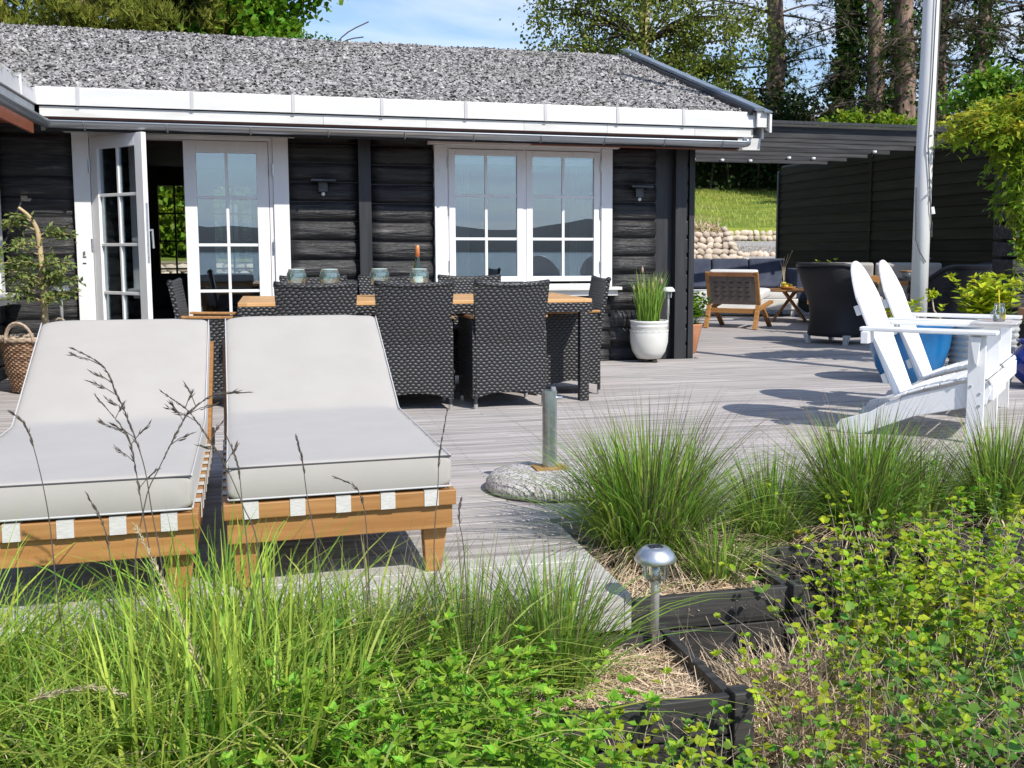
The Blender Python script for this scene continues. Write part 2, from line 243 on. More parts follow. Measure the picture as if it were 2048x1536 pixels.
# ------------------------------------------------------------------ mesh helpers
class MB:
    def __init__(s): s.v = []; s.f = []
    def add(s, v, f):
        o = len(s.v); s.v += [tuple(map(float, p)) for p in v]; s.f += [tuple(i + o for i in q) for q in f]; return s
    def hexa(s, p):  # 8 corners: bottom 4 ccw, top 4 ccw
        return s.add(p, [(3, 2, 1, 0), (4, 5, 6, 7), (0, 1, 5, 4), (1, 2, 6, 5), (2, 3, 7, 6), (3, 0, 4, 7)])
    def box(s, c, d, rot=None):
        x, y, z = d[0] / 2, d[1] / 2, d[2] / 2
        p = [Vector(q) for q in ((-x, -y, -z), (x, -y, -z), (x, y, -z), (-x, y, -z), (-x, -y, z), (x, -y, z), (x, y, z), (-x, y, z))]
        if rot: 
            m = Matrix.Rotation(rot[2], 3, 'Z') @ Matrix.Rotation(rot[1], 3, 'Y') @ Matrix.Rotation(rot[0], 3, 'X'); p = [m @ q for q in p]
        return s.hexa([q + Vector(c) for q in p])
    def bb(s, x0, x1, y0, y1, z0, z1): return s.box(((x0 + x1) / 2, (y0 + y1) / 2, (z0 + z1) / 2), (x1 - x0, y1 - y0, z1 - z0))
    def beam(s, a, b, w, h, up=(0, 0, 1)):
        a, b = Vector(a), Vector(b); d = (b - a).normalized(); r = d.cross(Vector(up)).normalized() * w / 2; u = r.cross(d).normalized() * h / 2
        return s.hexa([a - r - u, a + r - u, b + r - u, b - r - u, a - r + u, a + r + u, b + r + u, b - r + u])
    def tube(s, pts, rad, n=8, cap=True):
        pts = [Vector(p) for p in pts]; k = len(pts)
        if not hasattr(rad, '__len__'): rad = [rad] * k
        o = len(s.v); ref = None
        for i, p in enumerate(pts):
            d = (pts[min(i + 1, k - 1)] - pts[max(i - 1, 0)]).normalized()
            if ref is None: ref = Vector((0, 0, 1)) if abs(d.z) < 0.9 else Vector((1, 0, 0))
            r = d.cross(ref).normalized(); u = r.cross(d); ref = u if u.length > .1 else ref
            for j in range(n):
                a = 2 * math.pi * j / n; s.v.append(tuple(p + (r * math.cos(a) + u * math.sin(a)) * rad[i]))
        for i in range(k - 1):
            for j in range(n): s.f.append((o + i * n + j, o + i * n + (j + 1) % n, o + (i + 1) * n + (j + 1) % n, o + (i + 1) * n + j))
        if cap: s.f.append(tuple(o + j for j in reversed(range(n)))); s.f.append(tuple(o + (k - 1) * n + j for j in range(n)))
        return s
    def lathe(s, prof, n=24, c=(0, 0, 0), cap=(True, True)):
        o = len(s.v)
        for r, z in prof:
            for j in range(n): a = 2 * math.pi * j / n; s.v.append((c[0] + r * math.cos(a), c[1] + r * math.sin(a), c[2] + z))
        for i in range(len(prof) - 1):
            for j in range(n): s.f.append((o + i * n + j, o + i * n + (j + 1) % n, o + (i + 1) * n + (j + 1) % n, o + (i + 1) * n + j))
        if cap[0]: s.f.append(tuple(o + j for j in reversed(range(n))))
        if cap[1]: s.f.append(tuple(o + (len(prof) - 1) * n + j for j in range(n)))
        return s
    def prism(s, poly, x0, x1, ax='x'):  # polygon in the plane across the axis
        def P(q, t): return {'x': (t, q[0], q[1]), 'y': (q[0], t, q[1]), 'z': (q[0], q[1], t)}[ax]
        n = len(poly); return s.add([P(q, x0) for q in poly] + [P(q, x1) for q in poly],
            [tuple(range(n)), tuple(reversed(range(n, 2 * n)))] + [((i + 1) % n, i, i + n, (i + 1) % n + n) for i in range(n)])
    def mesh(s, name, smooth=False):
        me = bpy.data.meshes.new(name); me.from_pydata(s.v, [], s.f); me.validate(); me.update()
        bm_fix(me)
        if smooth: me.polygons.foreach_set('use_smooth', [True] * len(me.polygons))
        return me
    def build(s, name, m, parent=None, smooth=False, bevel=0, loc=None, rz=0, **k):
        o = link(name, s.mesh(name, smooth), m, parent)
        if loc: o.location = loc
        if rz: o.rotation_euler.z = rz
        if bevel:
            b = o.modifiers.new('bevel', 'BEVEL'); b.width = bevel; b.segments = 2; b.limit_method = 'ANGLE'; b.angle_limit = R(40)
        for a, v in k.items(): o[a] = v
        return o
import bmesh
def bm_fix(me):
    bm = bmesh.new(); bm.from_mesh(me); bmesh.ops.recalc_face_normals(bm, faces=bm.faces); bm.to_mesh(me); bm.free()
def link(name, me, m, parent=None):
    o = bpy.data.objects.new(name, me); COL.objects.link(o)
    if m and not me.materials: me.materials.append(m)
    if parent: o.parent = parent
    return o
def tag(o, label=None, cat=None, group=None, kind=None):
    for k, v in (('label', label), ('category', cat), ('group', group), ('kind', kind)):
        if v: o[k] = v
    return o
def thing(name, label, cat, loc=(0, 0, 0), rz=0, group=None):
    o = bpy.data.objects.new(name, None); COL.objects.link(o); o.location = loc; o.rotation_euler = (0, 0, rz); o.empty_display_size = 0.1
    return tag(o, label, cat, group)
KIDS = {}
def copy_tree(o, parent=None, **over):
    c = o.copy(); COL.objects.link(c)
    if parent: c.parent = parent
    for ch in [x for x in o.children]: copy_tree(ch, c)
    for k, v in over.items():
        if k == 'loc': c.location = v
        elif k == 'rz': c.rotation_euler.z = v
        elif k == 'scale': c.scale = v
        else: c[k] = v
    return c
def npmesh(name, V, F, m, parent=None, smooth=False, **k):
    V = np.asarray(V, np.float32); F = np.asarray(F, np.int32)
    me = bpy.data.meshes.new(name); n = F.shape[1]
    me.vertices.add(len(V)); me.vertices.foreach_set('co', V.ravel())
    me.loops.add(F.size); me.loops.foreach_set('vertex_index', F.ravel())
    me.polygons.add(len(F)); me.polygons.foreach_set('loop_start', np.arange(len(F), dtype=np.int32) * n)
    if smooth: me.polygons.foreach_set('use_smooth', np.ones(len(F), bool))
    me.update(calc_edges=True)
    o = link(name, me, m, parent)
    for a, v in k.items(): o[a] = v
    return o
def basis(axis, nrm):  # rotation matrices whose Y is axis and Z near nrm
    y = axis / (np.linalg.norm(axis, axis=1, keepdims=True) + 1e-9); x = np.cross(y, nrm); x /= (np.linalg.norm(x, axis=1, keepdims=True) + 1e-9); z = np.cross(x, y)
    return np.stack([x, y, z], axis=2)
def scatter(tv, tf, pos, rot, sc):
    tv = np.asarray(tv, float); tf = np.asarray(tf); n = len(pos); sc = np.asarray(sc)
    if sc.ndim == 1: sc = sc[:, None]
    v = np.einsum('nij,nkj->nki', rot, tv[None] * sc[:, None, :]) + pos[:, None, :]
    f = tf[None] + (np.arange(n) * len(tv))[:, None, None]
    return v.reshape(-1, 3), f.reshape(-1, tf.shape[1])
def cat(parts):
    V = []; F = []; o = 0
    for v, f in parts: V.append(v); F.append(np.asarray(f) + o); o += len(v)
    return np.concatenate(V), np.concatenate(F)
# leaf templates: length 1 along +Y, normal +Z
T_LEAF = ([(0, 0, 0), (-.26, .38, .05), (0, .45, -.04), (.26, .38, .05), (0, 1, -.08)], [(0, 2, 1), (0, 3, 2), (1, 2, 4), (2, 3, 4)])
T_ROUND = ([(0, 0, 0), (-.36, .28, .06), (-.38, .66, .06), (0, .5, 0), (.36, .28, .06), (.38, .66, .06), (0, 1, -.06)], [(0, 3, 1), (1, 3, 2), (2, 3, 6), (0, 4, 3), (4, 5, 3), (5, 6, 3)])
T_NARROW = ([(0, 0, 0), (-.11, .45, .02), (0, .5, -.02), (.11, .45, .02), (0, 1, -.12)], [(0, 2, 1), (0, 3, 2), (1, 2, 4), (2, 3, 4)])
def _tuft(n=11, w=.05, up=.9):
    v = []; f = []; r = random.Random(3)
    for i in range(n):
        a = 2 * math.pi * i / n + r.random(); t = r.uniform(.15, up); d = Vector((math.cos(a) * t, 1, math.sin(a) * t)).normalized() * r.uniform(.7, 1); s = d.cross(Vector((r.random() - .5, 0, r.random() - .5)).normalized()).normalized() * w
        o = len(v); b = Vector((0, r.uniform(0, .35), 0)); v += [tuple(b - s), tuple(b + s), tuple(b + d)]; f.append((o, o + 1, o + 2))
    return v, f
T_TUFT = _tuft(); T_TUFT2 = _tuft(9, .06, 1.6)
def ribbons(base, ang, lean, length, width, seg=4, sag=0.35, tw=0.5, rngs=rg):
    n = len(base); t = np.linspace(0, 1, seg + 1)[None, :]; h = np.stack([np.cos(ang), np.sin(ang)], 1)
    L = length[:, None]; ln = lean[:, None]
    hor = L * (ln * t * 0.45 + ln * t ** 2 * 0.75); ver = L * (t * np.sqrt(np.clip(1 - (ln * .45) ** 2, .1, 1)) - sag * ln * t ** 3)
    c = np.empty((n, seg + 1, 3)); c[..., 0] = base[:, :1] + h[:, :1] * hor; c[..., 1] = base[:, 1:2] + h[:, 1:2] * hor; c[..., 2] = base[:, 2:3] + ver
    pa = ang + np.pi / 2 + rngs.uniform(-tw, tw, n); p = np.stack([np.cos(pa), np.sin(pa), np.zeros(n)], 1)[:, None, :]
    wd = (width[:, None] * (1 - t ** 2.2) + width[:, None] * .06)[..., None] * .5
    a = c - p * wd; b = c + p * wd; v = np.stack([a, b], 2).reshape(n, -1, 3); k = 2 * (seg + 1)
    f = np.array([(2 * i, 2 * i + 1, 2 * i + 3, 2 * i + 2) for i in range(seg)])
    return v.reshape(-1, 3), (f[None] + (np.arange(n) * k)[:, None, None]).reshape(-1, 4)
# ================================================================== SETTING
def st(o): o['kind'] = 'structure'; return o
def sm(t, a, b): t = min(max((t - a) / (b - a), 0), 1); return t * t * (3 - 2 * t)
def hz(x, y):
    if y < 2.2: z = -.42 - .075 * (2.2 - y)
    elif y < 16.5: z = -.42
    elif y < 21: z = -.42 + 1.0 * sm(y, 15.9, 20.0)
    else:
        s = sm(x, 2, 8); yb = 21.2 + 1.2 * s; z = (.88 + .72 * s) + min(y - yb, 11) * (.03 + .125 * s) if y > yb else .58
    return max(z, -9.0)
xs = [-900, -300, -100, -50, -30] + [i * 1.0 for i in range(-24, 31)] + [40, 60, 120, 300, 900]
ys = [-110, -90, -60, -40, -25, -15, -8, -4, -2, -1, 0, 1, 1.6, 2.2, 3, 5, 9, 13, 15.9, 17, 18, 19, 20, 21, 21.18, 21.22, 21.5, 22, 22.38, 22.42, 23, 24, 26, 28, 30, 33, 36, 45, 70, 150, 400, 1200]
V = [(x, y, hz(x, y) - (.06 if y > 21.2 else 0)) for y in ys for x in xs]; nx = len(xs)
F = [(j * nx + i, j * nx + i + 1, (j + 1) * nx + i + 1, (j + 1) * nx + i) for j in range(len(ys) - 1) for i in range(nx - 1)]
st(npmesh('ground', V, F, SOIL))
gy = [16.9 + i * .5 for i in range(9)]; gx = [i for i in range(-14, 21)]
V = [(x, y, hz(x, y) + .02) for y in gy for x in gx]; nx = len(gx)
F = [(j * nx + i, j * nx + i + 1, (j + 1) * nx + i + 1, (j + 1) * nx + i) for j in range(len(gy) - 1) for i in range(nx - 1)]
st(npmesh('gravel_yard', V, F, GRAVEL))
gy = [21.22, 21.5, 22, 22.38, 22.41] + [22.7 + i * .4 for i in range(58)]; gx = [i * .8 for i in range(-40, 50)]
V = [(x, y, hz(x, y) + .05 * noise.noise(Vector((x * .5, y * .5, 0)))) for y in gy for x in gx]; nx = len(gx)
F = [(j * nx + i, j * nx + i + 1, (j + 1) * nx + i + 1, (j + 1) * nx + i) for j in range(len(gy) - 1) for i in range(nx - 1)]
st(npmesh('lawn', V, F, LAWN, smooth=True))
st(npmesh('sea_water', [(-9000, -9000, -8.9), (9000, -9000, -8.9), (9000, -88, -8.9), (-9000, -88, -8.9)], [(0, 1, 2, 3)], WATER))
V = []; F = []; k = 121
for i in range(k):
    x = -9000 + 150 * i; h = 150 + 260 * abs(noise.noise(Vector((x * .0006, 3, 0)))) + 60 * noise.noise(Vector((x * .003, 1, 0)))
    V += [(x, -7000, -12), (x, -7600, max(h, 60)), (x, -8900, -12)]
for i in range(k - 1): F += [(3 * i, 3 * i + 3, 3 * i + 4, 3 * i + 1), (3 * i + 1, 3 * i + 4, 3 * i + 5, 3 * i + 2)]
st(npmesh('distant_hills', V, F, HILLS, smooth=True))

# ---- deck: every board its own object near the camera
deck = thing('wooden_deck', '', '', (0, 0, 0)); deck['kind'] = 'structure'
bmesh_cache = {}
def board_mesh(L, w=.1130, t=.028):
    key = round(L, 2)
    if key not in bmesh_cache:
        b = MB(); h = w / 2; c = .003
        poly = [(-h, -t), (h, -t), (h, -c), (h - c, 0), (-h + c, 0), (-h, -c)]
        b.prism([(q[0], q[1]) for q in poly], -key / 2, key / 2, 'x'); me = b.mesh('board'); me.materials.append(DECK); bmesh_cache[key] = me
    return bmesh_cache[key]
far = MB(); row = 0; y = 4.07 + .06; pitch = .1205; nb = 0
rows = []
yy = 3.145 + .0603
while yy < 17.0: rows.append(yy); yy += pitch
for r, y in enumerate(rows):
    x0 = -4.2 if y < 6 else (-2.29 if y < 9.98 else 4.16); x1 = 1.05 if y < 4.07 else 9.32
    if y > 9.98 and y > 10.1: x0 = 4.13
    x = x0; first = True
    while x < x1 - .02:
        L = rnd.choice([3.6, 3.0, 4.2, 2.4]) if not first else rnd.choice([1.2, 1.8, 2.4, 3.0, 3.6]); first = False
        L = min(L, x1 - x)
        if x1 - x - L < .5: L = x1 - x
        if y < 11.2 and nb < 296:
            me = board_mesh(L - .003)
            o = link('board', me, None, deck); o.location = (x + L / 2, y, rnd.uniform(-.0012, .0012)); nb += 1
            if y < 3.62:
                o.material_slots[0].link = 'OBJECT'; o.material_slots[0].material = DECKL
        else: far.bb(x, x + L - .003, y - .057, y + .057, -.028, rnd.uniform(-.001, .001))
        x += L
far.build('far_board', DECK, deck, kind='stuff')
b = MB()   # screw heads, two per joist crossing on the near boards
for y in rows:
    if y > 7.6: break
    x = -2.05
    while x < 6.2:
        if y > 4.07 or x < 1.0:
            for dy in (-.034, .034): b.lathe([(.0042, .0016), (.0005, .0018)], 6, (x + rnd.uniform(-.006, .006), y + dy + rnd.uniform(-.003, .003), 0), cap=(False, False))
        x += .5
b.build('screw_heads', IRON, deck, kind='stuff')
b = MB(); b.bb(-4.2, 1.05, 3.118, 3.144, -.12, -.002); b.build('edge_board', DECKL, deck, bevel=.003)
b = MB(); b.bb(1.052, 1.076, 3.12, 4.05, -.12, -.004); b.build('edge_board', DECKL, deck, bevel=.003)
b = MB(); b.bb(1.08, 9.32, 4.04, 4.066, -.12, -.004); b.build('edge_board', DECKL, deck, bevel=.003)
b = MB()
for jx in range(-8, 19): b.bb(jx * .5 + .2, jx * .5 + .25, 4.1 if jx > 1 else 3.16, 9.9 if jx < 8 else 16.9, -.15, -.03)
b.build('joist', BLACKV, deck)

# ================================================================== HOUSE
house = thing('summer_house', 'black log summer house with white windows, open garden door and grey gravel roof', 'house', (0, 0, 0))
FY = 10.1
def logseg(x0, x1, z0, z1, name='log', y=FY, seed=0, flat=False):
    nxs = max(3, int((x1 - x0) / .10)); prof = 9; v = []; f = []
    dp = .020 if flat else .040
    for i in range(nxs + 1):
        x = x0 + (x1 - x0) * i / nxs
        for j in range(prof + 1):
            t = j / prof; z = z0 + .004 + (z1 - z0 - .008) * t
            bul = dp * (1 - abs(2 * t - 1) ** 3.2); bul *= (1 if not flat else (0.4 + .6 * t if False else 1))
            nn = noise.noise(Vector((x * .9 + seed * 7, z * 9, seed))) * .010 + noise.noise(Vector((x * 4 + seed, z * 34, seed * 3))) * .0055
            if flat: nn *= .35
            zz = z + (noise.noise(Vector((x * 1.3, seed * 5.1, 2.2))) * .007 if 0 < j < prof else 0)
            v.append((x, y - bul - (nn if 0 < j < prof else 0) + .0, zz))
    for i in range(nxs):
        for j in range(prof): a = i * (prof + 1) + j; f.append((a, a + prof + 1, a + prof + 2, a + 1))
    o0 = len(v); k = prof + 1
    for (i, s) in ((0, 1), (nxs, -1)):   # ends: fan to the wall
        v.append((x0 if i == 0 else x1, y + .06, (z0 + z1) / 2)); c = len(v) - 1
        for j in range(prof):
            a = i * k + j; f.append((c, a, a + 1) if s < 0 else (c, a + 1, a))
    b = MB(); b.v = v; b.f = f; return b.build(name, BLACK, house, smooth=True)
sd_ = 0
for (x0, x1, off, zmax, flat) in ((-2.36, -1.70, .02, 2.2, True), (.12, .742, 0, 2.2, False), (.864, 1.455, -.012, 2.2, False), (3.22, 3.70, .03, 2.2, False)):
    for k in range(13):
        z0 = -.067 + .18 * k + off
        if z0 > 2.12: continue
        sd_ += 1; logseg(x0, x1, max(z0, -.1), min(z0 + .18, 2.3), seed=sd_, flat=flat)
for k in range(4):
    sd_ += 1; logseg(1.455, 3.22, -.067 + .18 * k, -.067 + .18 * (k + 1), seed=sd_)
# corner: gap, upright post, side boards seen end on
b = MB(); b.bb(3.70, 3.895, FY + .03, FY + .1, -.3, 2.25); b.build('corner_recess', BLACKV, house)
b = MB(); b.bb(3.885, 4.005, FY - .10, FY + .05, -.02, 2.19); b.build('corner_post', BLACKV, house, bevel=.004)
b = MB(); b.bb(4.06, 4.12, FY - .03, FY + .07, -.02, 2.19); b.build('corner_post', BLACKV, house, bevel=.004)
for k in range(12):
    b = MB(); b.bb(4.0, 4.055, FY - .015, FY + .30, -.02 + .182 * k, .125 + .182 * k); b.build('log_end', BLACKV, house, bevel=.008)
b = MB(); b.bb(.745, .860, FY - .115, FY, .0, 2.16); b.build('wall_post', BLACKV, house, bevel=.004)
# wall core with openings (door -1.555..-.02, window 1.585..3.10)
b = MB()
for (x0, x1, z0, z1) in ((-2.4, -1.56, -.3, 2.35), (-.015, 1.58, -.3, 2.35), (3.105, 4.05, -.3, 2.35), (-1.56, -.015, 2.1, 2.35), (1.58, 3.105, -.3, .72), (1.58, 3.105, 2.07, 2.35), (-1.56, -.015, -.3, -.02)):
    b.bb(x0, x1, FY + .002, FY + .12, z0, z1)
b.bb(3.93, 4.05, FY + .12, 16.78, -.3, 2.6); b.bb(-2.4, -2.28, FY + .12, 16.78, -.3, 2.6)
b.build('wall_core', BLACKV, house)
# interior
b = MB(); b.bb(-2.28, 3.93, FY + .13, 16.7, -.02, .0); b.build('floor', INTF, house)
b = MB(); b.bb(-2.28, 3.93, FY + .13, 16.7, 2.3, 2.34); b.build('ceiling', INT, house)
b = MB()
W1 = (-1.69, -1.22, .42, 2.06); W2 = (-.90, -.36, .42, 2.06)
for (x0, x1, z0, z1) in ((-2.4, W1[0], -.1, 2.6), (W1[1], W2[0], -.1, 2.6), (W2[1], 4.05, -.1, 2.6), (W1[0], W1[1], -.1, W1[2]), (W1[0], W1[1], W1[3], 2.6), (W2[0], W2[1], -.1, W2[2]), (W2[0], W2[1], W2[3], 2.6)):
    b.bb(x0, x1, 16.7, 16.85, z0, z1)
b.bb(-2.27, -2.24, FY + .13, 16.7, 0, 2.3); b.bb(3.89, 3.92, FY + .13, 16.7, 0, 2.3)
b.build('inner_wall', INT, house)
for Wn in (W1, W2):
    b = MB(); x0, x1, z0, z1 = Wn; xm = (x0 + x1) / 2
    b.bb(xm - .012, xm + .012, 16.72, 16.78, z0, z1)
    for k in range(1, 4): z = z0 + (z1 - z0) * k / 4; b.bb(x0, x1, 16.725, 16.775, z - .012, z + .012)
    fr = b.build('back_window', IRON, house)
    b = MB(); b.bb(x0, x1, 16.745, 16.751, z0, z1); b.build('pane', GLASSC, fr)
b = MB()  # sofa and cupboard shapes inside
b.bb(-2.2, -1.75, 12.2, 13.2, .0, .95); b.bb(-1.5, -.3, 13.0, 13.9, 0, .42); b.bb(-1.5, -.3, 13.7, 13.95, .42, .82)
b.build('indoor_furniture', mat('dark_teal_upholstery', (0.02, 0.035, 0.04), None, 0.8), house, bevel=.03)
b = MB()
for i in range(16):
    x = 1.62 + .013 * i; b.bb(x, x + .014, FY + .16 + (.02 if i % 2 else 0), FY + .19 + (.02 if i % 2 else 0), .75, 2.05)
    x = 2.86 + .013 * i; b.bb(x, x + .014, FY + .16 + (.02 if i % 2 else 0), FY + .19 + (.02 if i % 2 else 0), .75, 2.05)
b.build('curtain', CURT, house)

def sash(parent, name, x0, x1, z0, z1, st_, top, bot, rows_, y0, y1, hinge=None, yback=None):
    """glazed leaf in local coordinates: frame, muntins, panes"""
    fr = MB(); fr.bb(x0, x0 + st_, y0, y1, z0, z1); fr.bb(x1 - st_, x1, y0, y1, z0, z1)
    fr.bb(x0 + st_, x1 - st_, y0, y1, z0, z0 + bot); fr.bb(x0 + st_, x1 - st_, y0, y1, z1 - top, z1)
    f = fr.build(name, WHITE, parent, bevel=.004); f = parent
    ax0, ax1, az0, az1 = x0 + st_, x1 - st_, z0 + bot, z1 - top; xm = (ax0 + ax1) / 2
    b = MB(); b.bb(xm - .013, xm + .013, y0 + .012, y1 - .008, az0, az1); b.build('muntin', WHITE, f, bevel=.003)
    for z in rows_: 
        b = MB(); b.bb(ax0, ax1, y0 + .010, y1 - .009, z - .013, z + .013); b.build('muntin', WHITE, f, bevel=.003)
    zs = [az0] + list(rows_) + [az1]; ym = (y0 + y1) / 2 + .006
    for i in range(len(zs) - 1):
        for (a, c) in ((ax0, xm - .012), (xm + .012, ax1)):
            b = MB(); b.bb(a, c, ym - .002, ym + .002, zs[i] + (.012 if i else 0), zs[i + 1] - (.012 if i < len(zs) - 2 else 0)); b.build('pane', GLASS, f)
    return f
# window: casing, sill, two sashes
def ring(x0, x1, z0, z1, w, y0, y1):
    b = MB(); o = [(x0, z0), (x1, z0), (x1, z1), (x0, z1)]; i = [(x0 + w, z0 + w), (x1 - w, z0 + w), (x1 - w, z1 - w), (x0 + w, z1 - w)]
    b.v = [(p[0], y, p[1]) for y in (y0, y1) for p in o + i]
    for k in range(4):
        n = (k + 1) % 4; b.f += [(k, n, 4 + n, 4 + k), (8 + n, 8 + k, 12 + k, 12 + n), (k, 8 + k, 8 + n, n), (4 + n, 12 + n, 12 + k, 4 + k)]
    return b
win = ring(1.579, 3.107, .745, 2.097, .03, FY - .06, FY + .1).build('window', WHITE, house)
for (a, c) in ((1.456, 1.577), (3.109, 3.222)): b = MB(); b.bb(a, c, FY - .085, FY + .02, .745, 2.095); b.build('side_casing', WHITE, win, bevel=.004)
b = MB(); b.bb(1.396, 3.285, FY - .12, FY + .02, 2.098, 2.146); b.build('head_casing', WHITE, win, bevel=.004)
b = MB(); b.bb(2.319, 2.349, FY - .068, FY + .05, .776, 2.066); b.build('mullion', WHITE, win)
b = MB(); b.bb(1.41, 3.30, FY - .175, FY + .0, .712, .742); b.bb(1.44, 3.27, FY - .13, FY, .655, .711); b.build('sill', WHITEW, win, bevel=.004)
for (a, c) in ((1.592, 2.318), (2.350, 3.096)):
    sash(win, 'sash', a, c, .80, 2.06, .062, .055, .05, (1.212, 1.625), FY - .075, FY - .035)
    b = MB(); b.bb(a + .07, c - .07, FY + .03, FY + .05, 1.93, 1.99); b.build('roller_blind', LIDM, win)
for z in (.95, 1.48, 1.93):
    for x in (1.586, 3.101):
        b = MB(); b.tube([(x, FY - .092, z - .055), (x, FY - .092, z + .055)], .008, 6); b.build('hinge', STEEL, win)
# door
dr = ring(-1.559, -.019, -.02, 2.119, .034, FY - .06, FY + .1).build('garden_door', WHITE, house)
for (a, c) in ((-1.695, -1.561), (-.017, .12)): b = MB(); b.bb(a, c, FY - .085, FY + .02, -.02, 2.12); b.build('side_casing', WHITE, dr, bevel=.004)
b = MB(); b.bb(-1.76, .18, FY - .12, FY + .02, 2.122, 2.168); b.build('head_casing', WHITEW, dr, bevel=.004)
b = MB(); b.bb(-1.52, -.056, FY - .07, FY - .0601, -.02, .03); b.build('threshold', TEAKD, dr)
lf = sash(dr, 'fixed_leaf', -.787, -.058, .035, 2.08, .105, .105, .28, (.734, 1.151, 1.577), FY - .06, FY - .015)
op = thing('open_leaf', '', '', (-1.555, FY - .07, 0), R(-50)); op.parent = house
sash(op, 'leaf_frame', 0.0, .765, .035, 2.08, .105, .105, .28, (.734, 1.151, 1.577), 0.0, .045)
b = MB(); b.tube([(.72, .10, 1.28), (.72, .10, 1.26), (.72, .105, 1.12)], .010, 8); b.tube([(.72, .045, 1.27), (.72, .10, 1.27)], .012, 8); b.bb(.705, .735, .045, .051, 1.05, 1.32); b.build('handle', STEEL, op)
b = MB(); b.bb(.766, .772, .012, .032, 1.0, 1.5); b.build('lock_strip', STEEL, op)
for z in (.35, 1.15, 1.83):
    for xh, yh in ((-1.562, FY - .088), (-.020, FY - .092)): b = MB(); b.tube([(xh, yh, z - .055), (xh, yh, z + .055)], .010, 6); b.build('hinge', STEEL, dr)
b = MB()  # small dark emblem on the left casing
b.bb(-1.645, -1.617, FY - .090, FY - .086, 1.04, 1.05); b.bb(-1.643, -1.636, FY - .090, FY - .086, 1.055, 1.09); b.bb(-1.632, -1.625, FY - .090, FY - .086, 1.06, 1.095); b.bb(-1.648, -1.62, FY - .090, FY - .086, .985, .995)
b.build('emblem', IRON, dr)

# wing running towards the viewer on the left
WXX = -2.3
b = MB(); b.bb(WXX - .12, WXX - .04, 5.0, 10.1, -.3, 2.35); b.build('wing_wall_core', BLACKV, house)
for k in range(13):
    for (y0, y1) in ((9.98, 10.06), (5.5, 8.2)):
        b = MB(); b.prism([(-.067 + .18 * k, WXX - .04), (-.067 + .18 * k + .02, WXX - .0), (-.067 + .18 * k + .15, WXX + .005), (.108 + .18 * k, WXX - .04)], y0, y1, 'y')
        b.v = [(p[2], p[1], p[0]) for p in b.v]; b.build('log', BLACK, house)
for k in range(5):
    b = MB(); b.bb(WXX - .04, WXX, 8.2, 9.98, -.067 + .18 * k, .105 + .18 * k - (.09 if k == 4 else 0)); b.build('log', BLACK, house, bevel=.02)
ww = MB(); ww.bb(WXX - .04, WXX + .035, 9.84, 9.97, .74, 2.1); ww.bb(WXX - .04, WXX + .035, 8.2, 8.32, .74, 2.1); ww.bb(WXX - .04, WXX + .04, 8.1, 9.99, 2.1, 2.15)
ww = ww.build('window', WHITE, house, bevel=.004)
b = MB(); b.bb(WXX - .04, WXX + .17, 8.1, 9.99, .71, .74); b.bb(WXX - .04, WXX + .12, 8.13, 9.95, .65, .708); b.build('sill', WHITEW, ww, bevel=.004)
b = MB(); b.bb(WXX - .035, WXX - .03, 8.32, 9.84, .76, 2.1); b.build('pane', GLASS, ww)
b = MB(); b.bb(WXX - .03, WXX + .01, 9.05, 9.11, .75, 2.1); b.bb(WXX - .03, WXX + .01, 8.32, 8.38, .75, 2.1); b.bb(WXX - .03, WXX + .01, 9.78, 9.84, .75, 2.1); b.build('sash', WHITE, ww)

# roof planes (main ridge at y 13.5)
EY, EZ, RY, RZ = 9.55, 2.425, 13.5, 3.665; SL = (RZ - EZ) / (RY - EY); XV = 4.50; XC = -1.87
def roofz(x, y):
    m = EZ + SL * (min(y, 2 * RY - y) - EY)
    return m
b = MB()
b.v = [(-7, EY, EZ - .03), (XV, EY, EZ - .03), (XV, RY, RZ - .03), (-7, RY, RZ - .03), (-7, 2 * RY - EY, EZ - .03), (XV, 2 * RY - EY, EZ - .03)]
b.v += [(x, y, z - .09) for x, y, z in b.v]
b.f = [(0, 1, 2, 3), (3, 2, 5, 4), (6, 9, 8, 7), (9, 10, 11, 8), (0, 6, 7, 1), (1, 7, 8, 2), (2, 8, 11, 5), (4, 5, 11, 10), (0, 3, 9, 6), (3, 4, 10, 9)]
roof = b.build('roof', ROOFM, house)
wz = lambda x: EZ + SL * (XC - x)
b = MB(); b.v = [(XC, 4, EZ - .03), (XC, 9.6, EZ - .03), (-6.2, 13.9, wz(-6.2) - .03), (-6.2, 4, wz(-6.2) - .03)]; b.f = [(0, 1, 2, 3)]; b.build('wing_roof', ROOFM, house)
# loose roof gravel, one joined part
def chips(n, fx, name):
    P = fx(n); tv = np.array([(-.5, -.5, -.3), (.5, -.5, -.3), (.5, .5, -.3), (-.5, .5, -.3), (-.32, -.28, .32), (.36, -.30, .30), (.26, .34, .36), (-.34, .30, .28)])
    tf = np.array([(4, 5, 6, 7), (0, 1, 5, 4), (1, 2, 6, 5), (2, 3, 7, 6), (3, 0, 4, 7)])
    ax = rg.normal(size=(n, 3)); ax[:, 2] *= .45; nr = rg.normal(size=(n, 3)) * .35 + np.array([0, -.3, 1.0])
    rot = basis(ax, nr); sc = np.stack([rg.uniform(.018, .042, n), rg.uniform(.030, .068, n), rg.uniform(.010, .022, n)], 1)
    v, f = scatter(tv, tf, P, rot, sc); npmesh(name, v, f, CHIP, house, kind='stuff')
def fmain(n):
    x = rg.uniform(-4.6, XV - .02, n); y = EY + .075 + (RY - EY - .03) * rg.uniform(0, 1, n); lump = .004 * np.sin(x * 5 + y * 7)
    return np.stack([x, y, EZ + SL * (y - EY) - .012 + lump], 1)
chips(66000, fmain, 'roof_gravel')
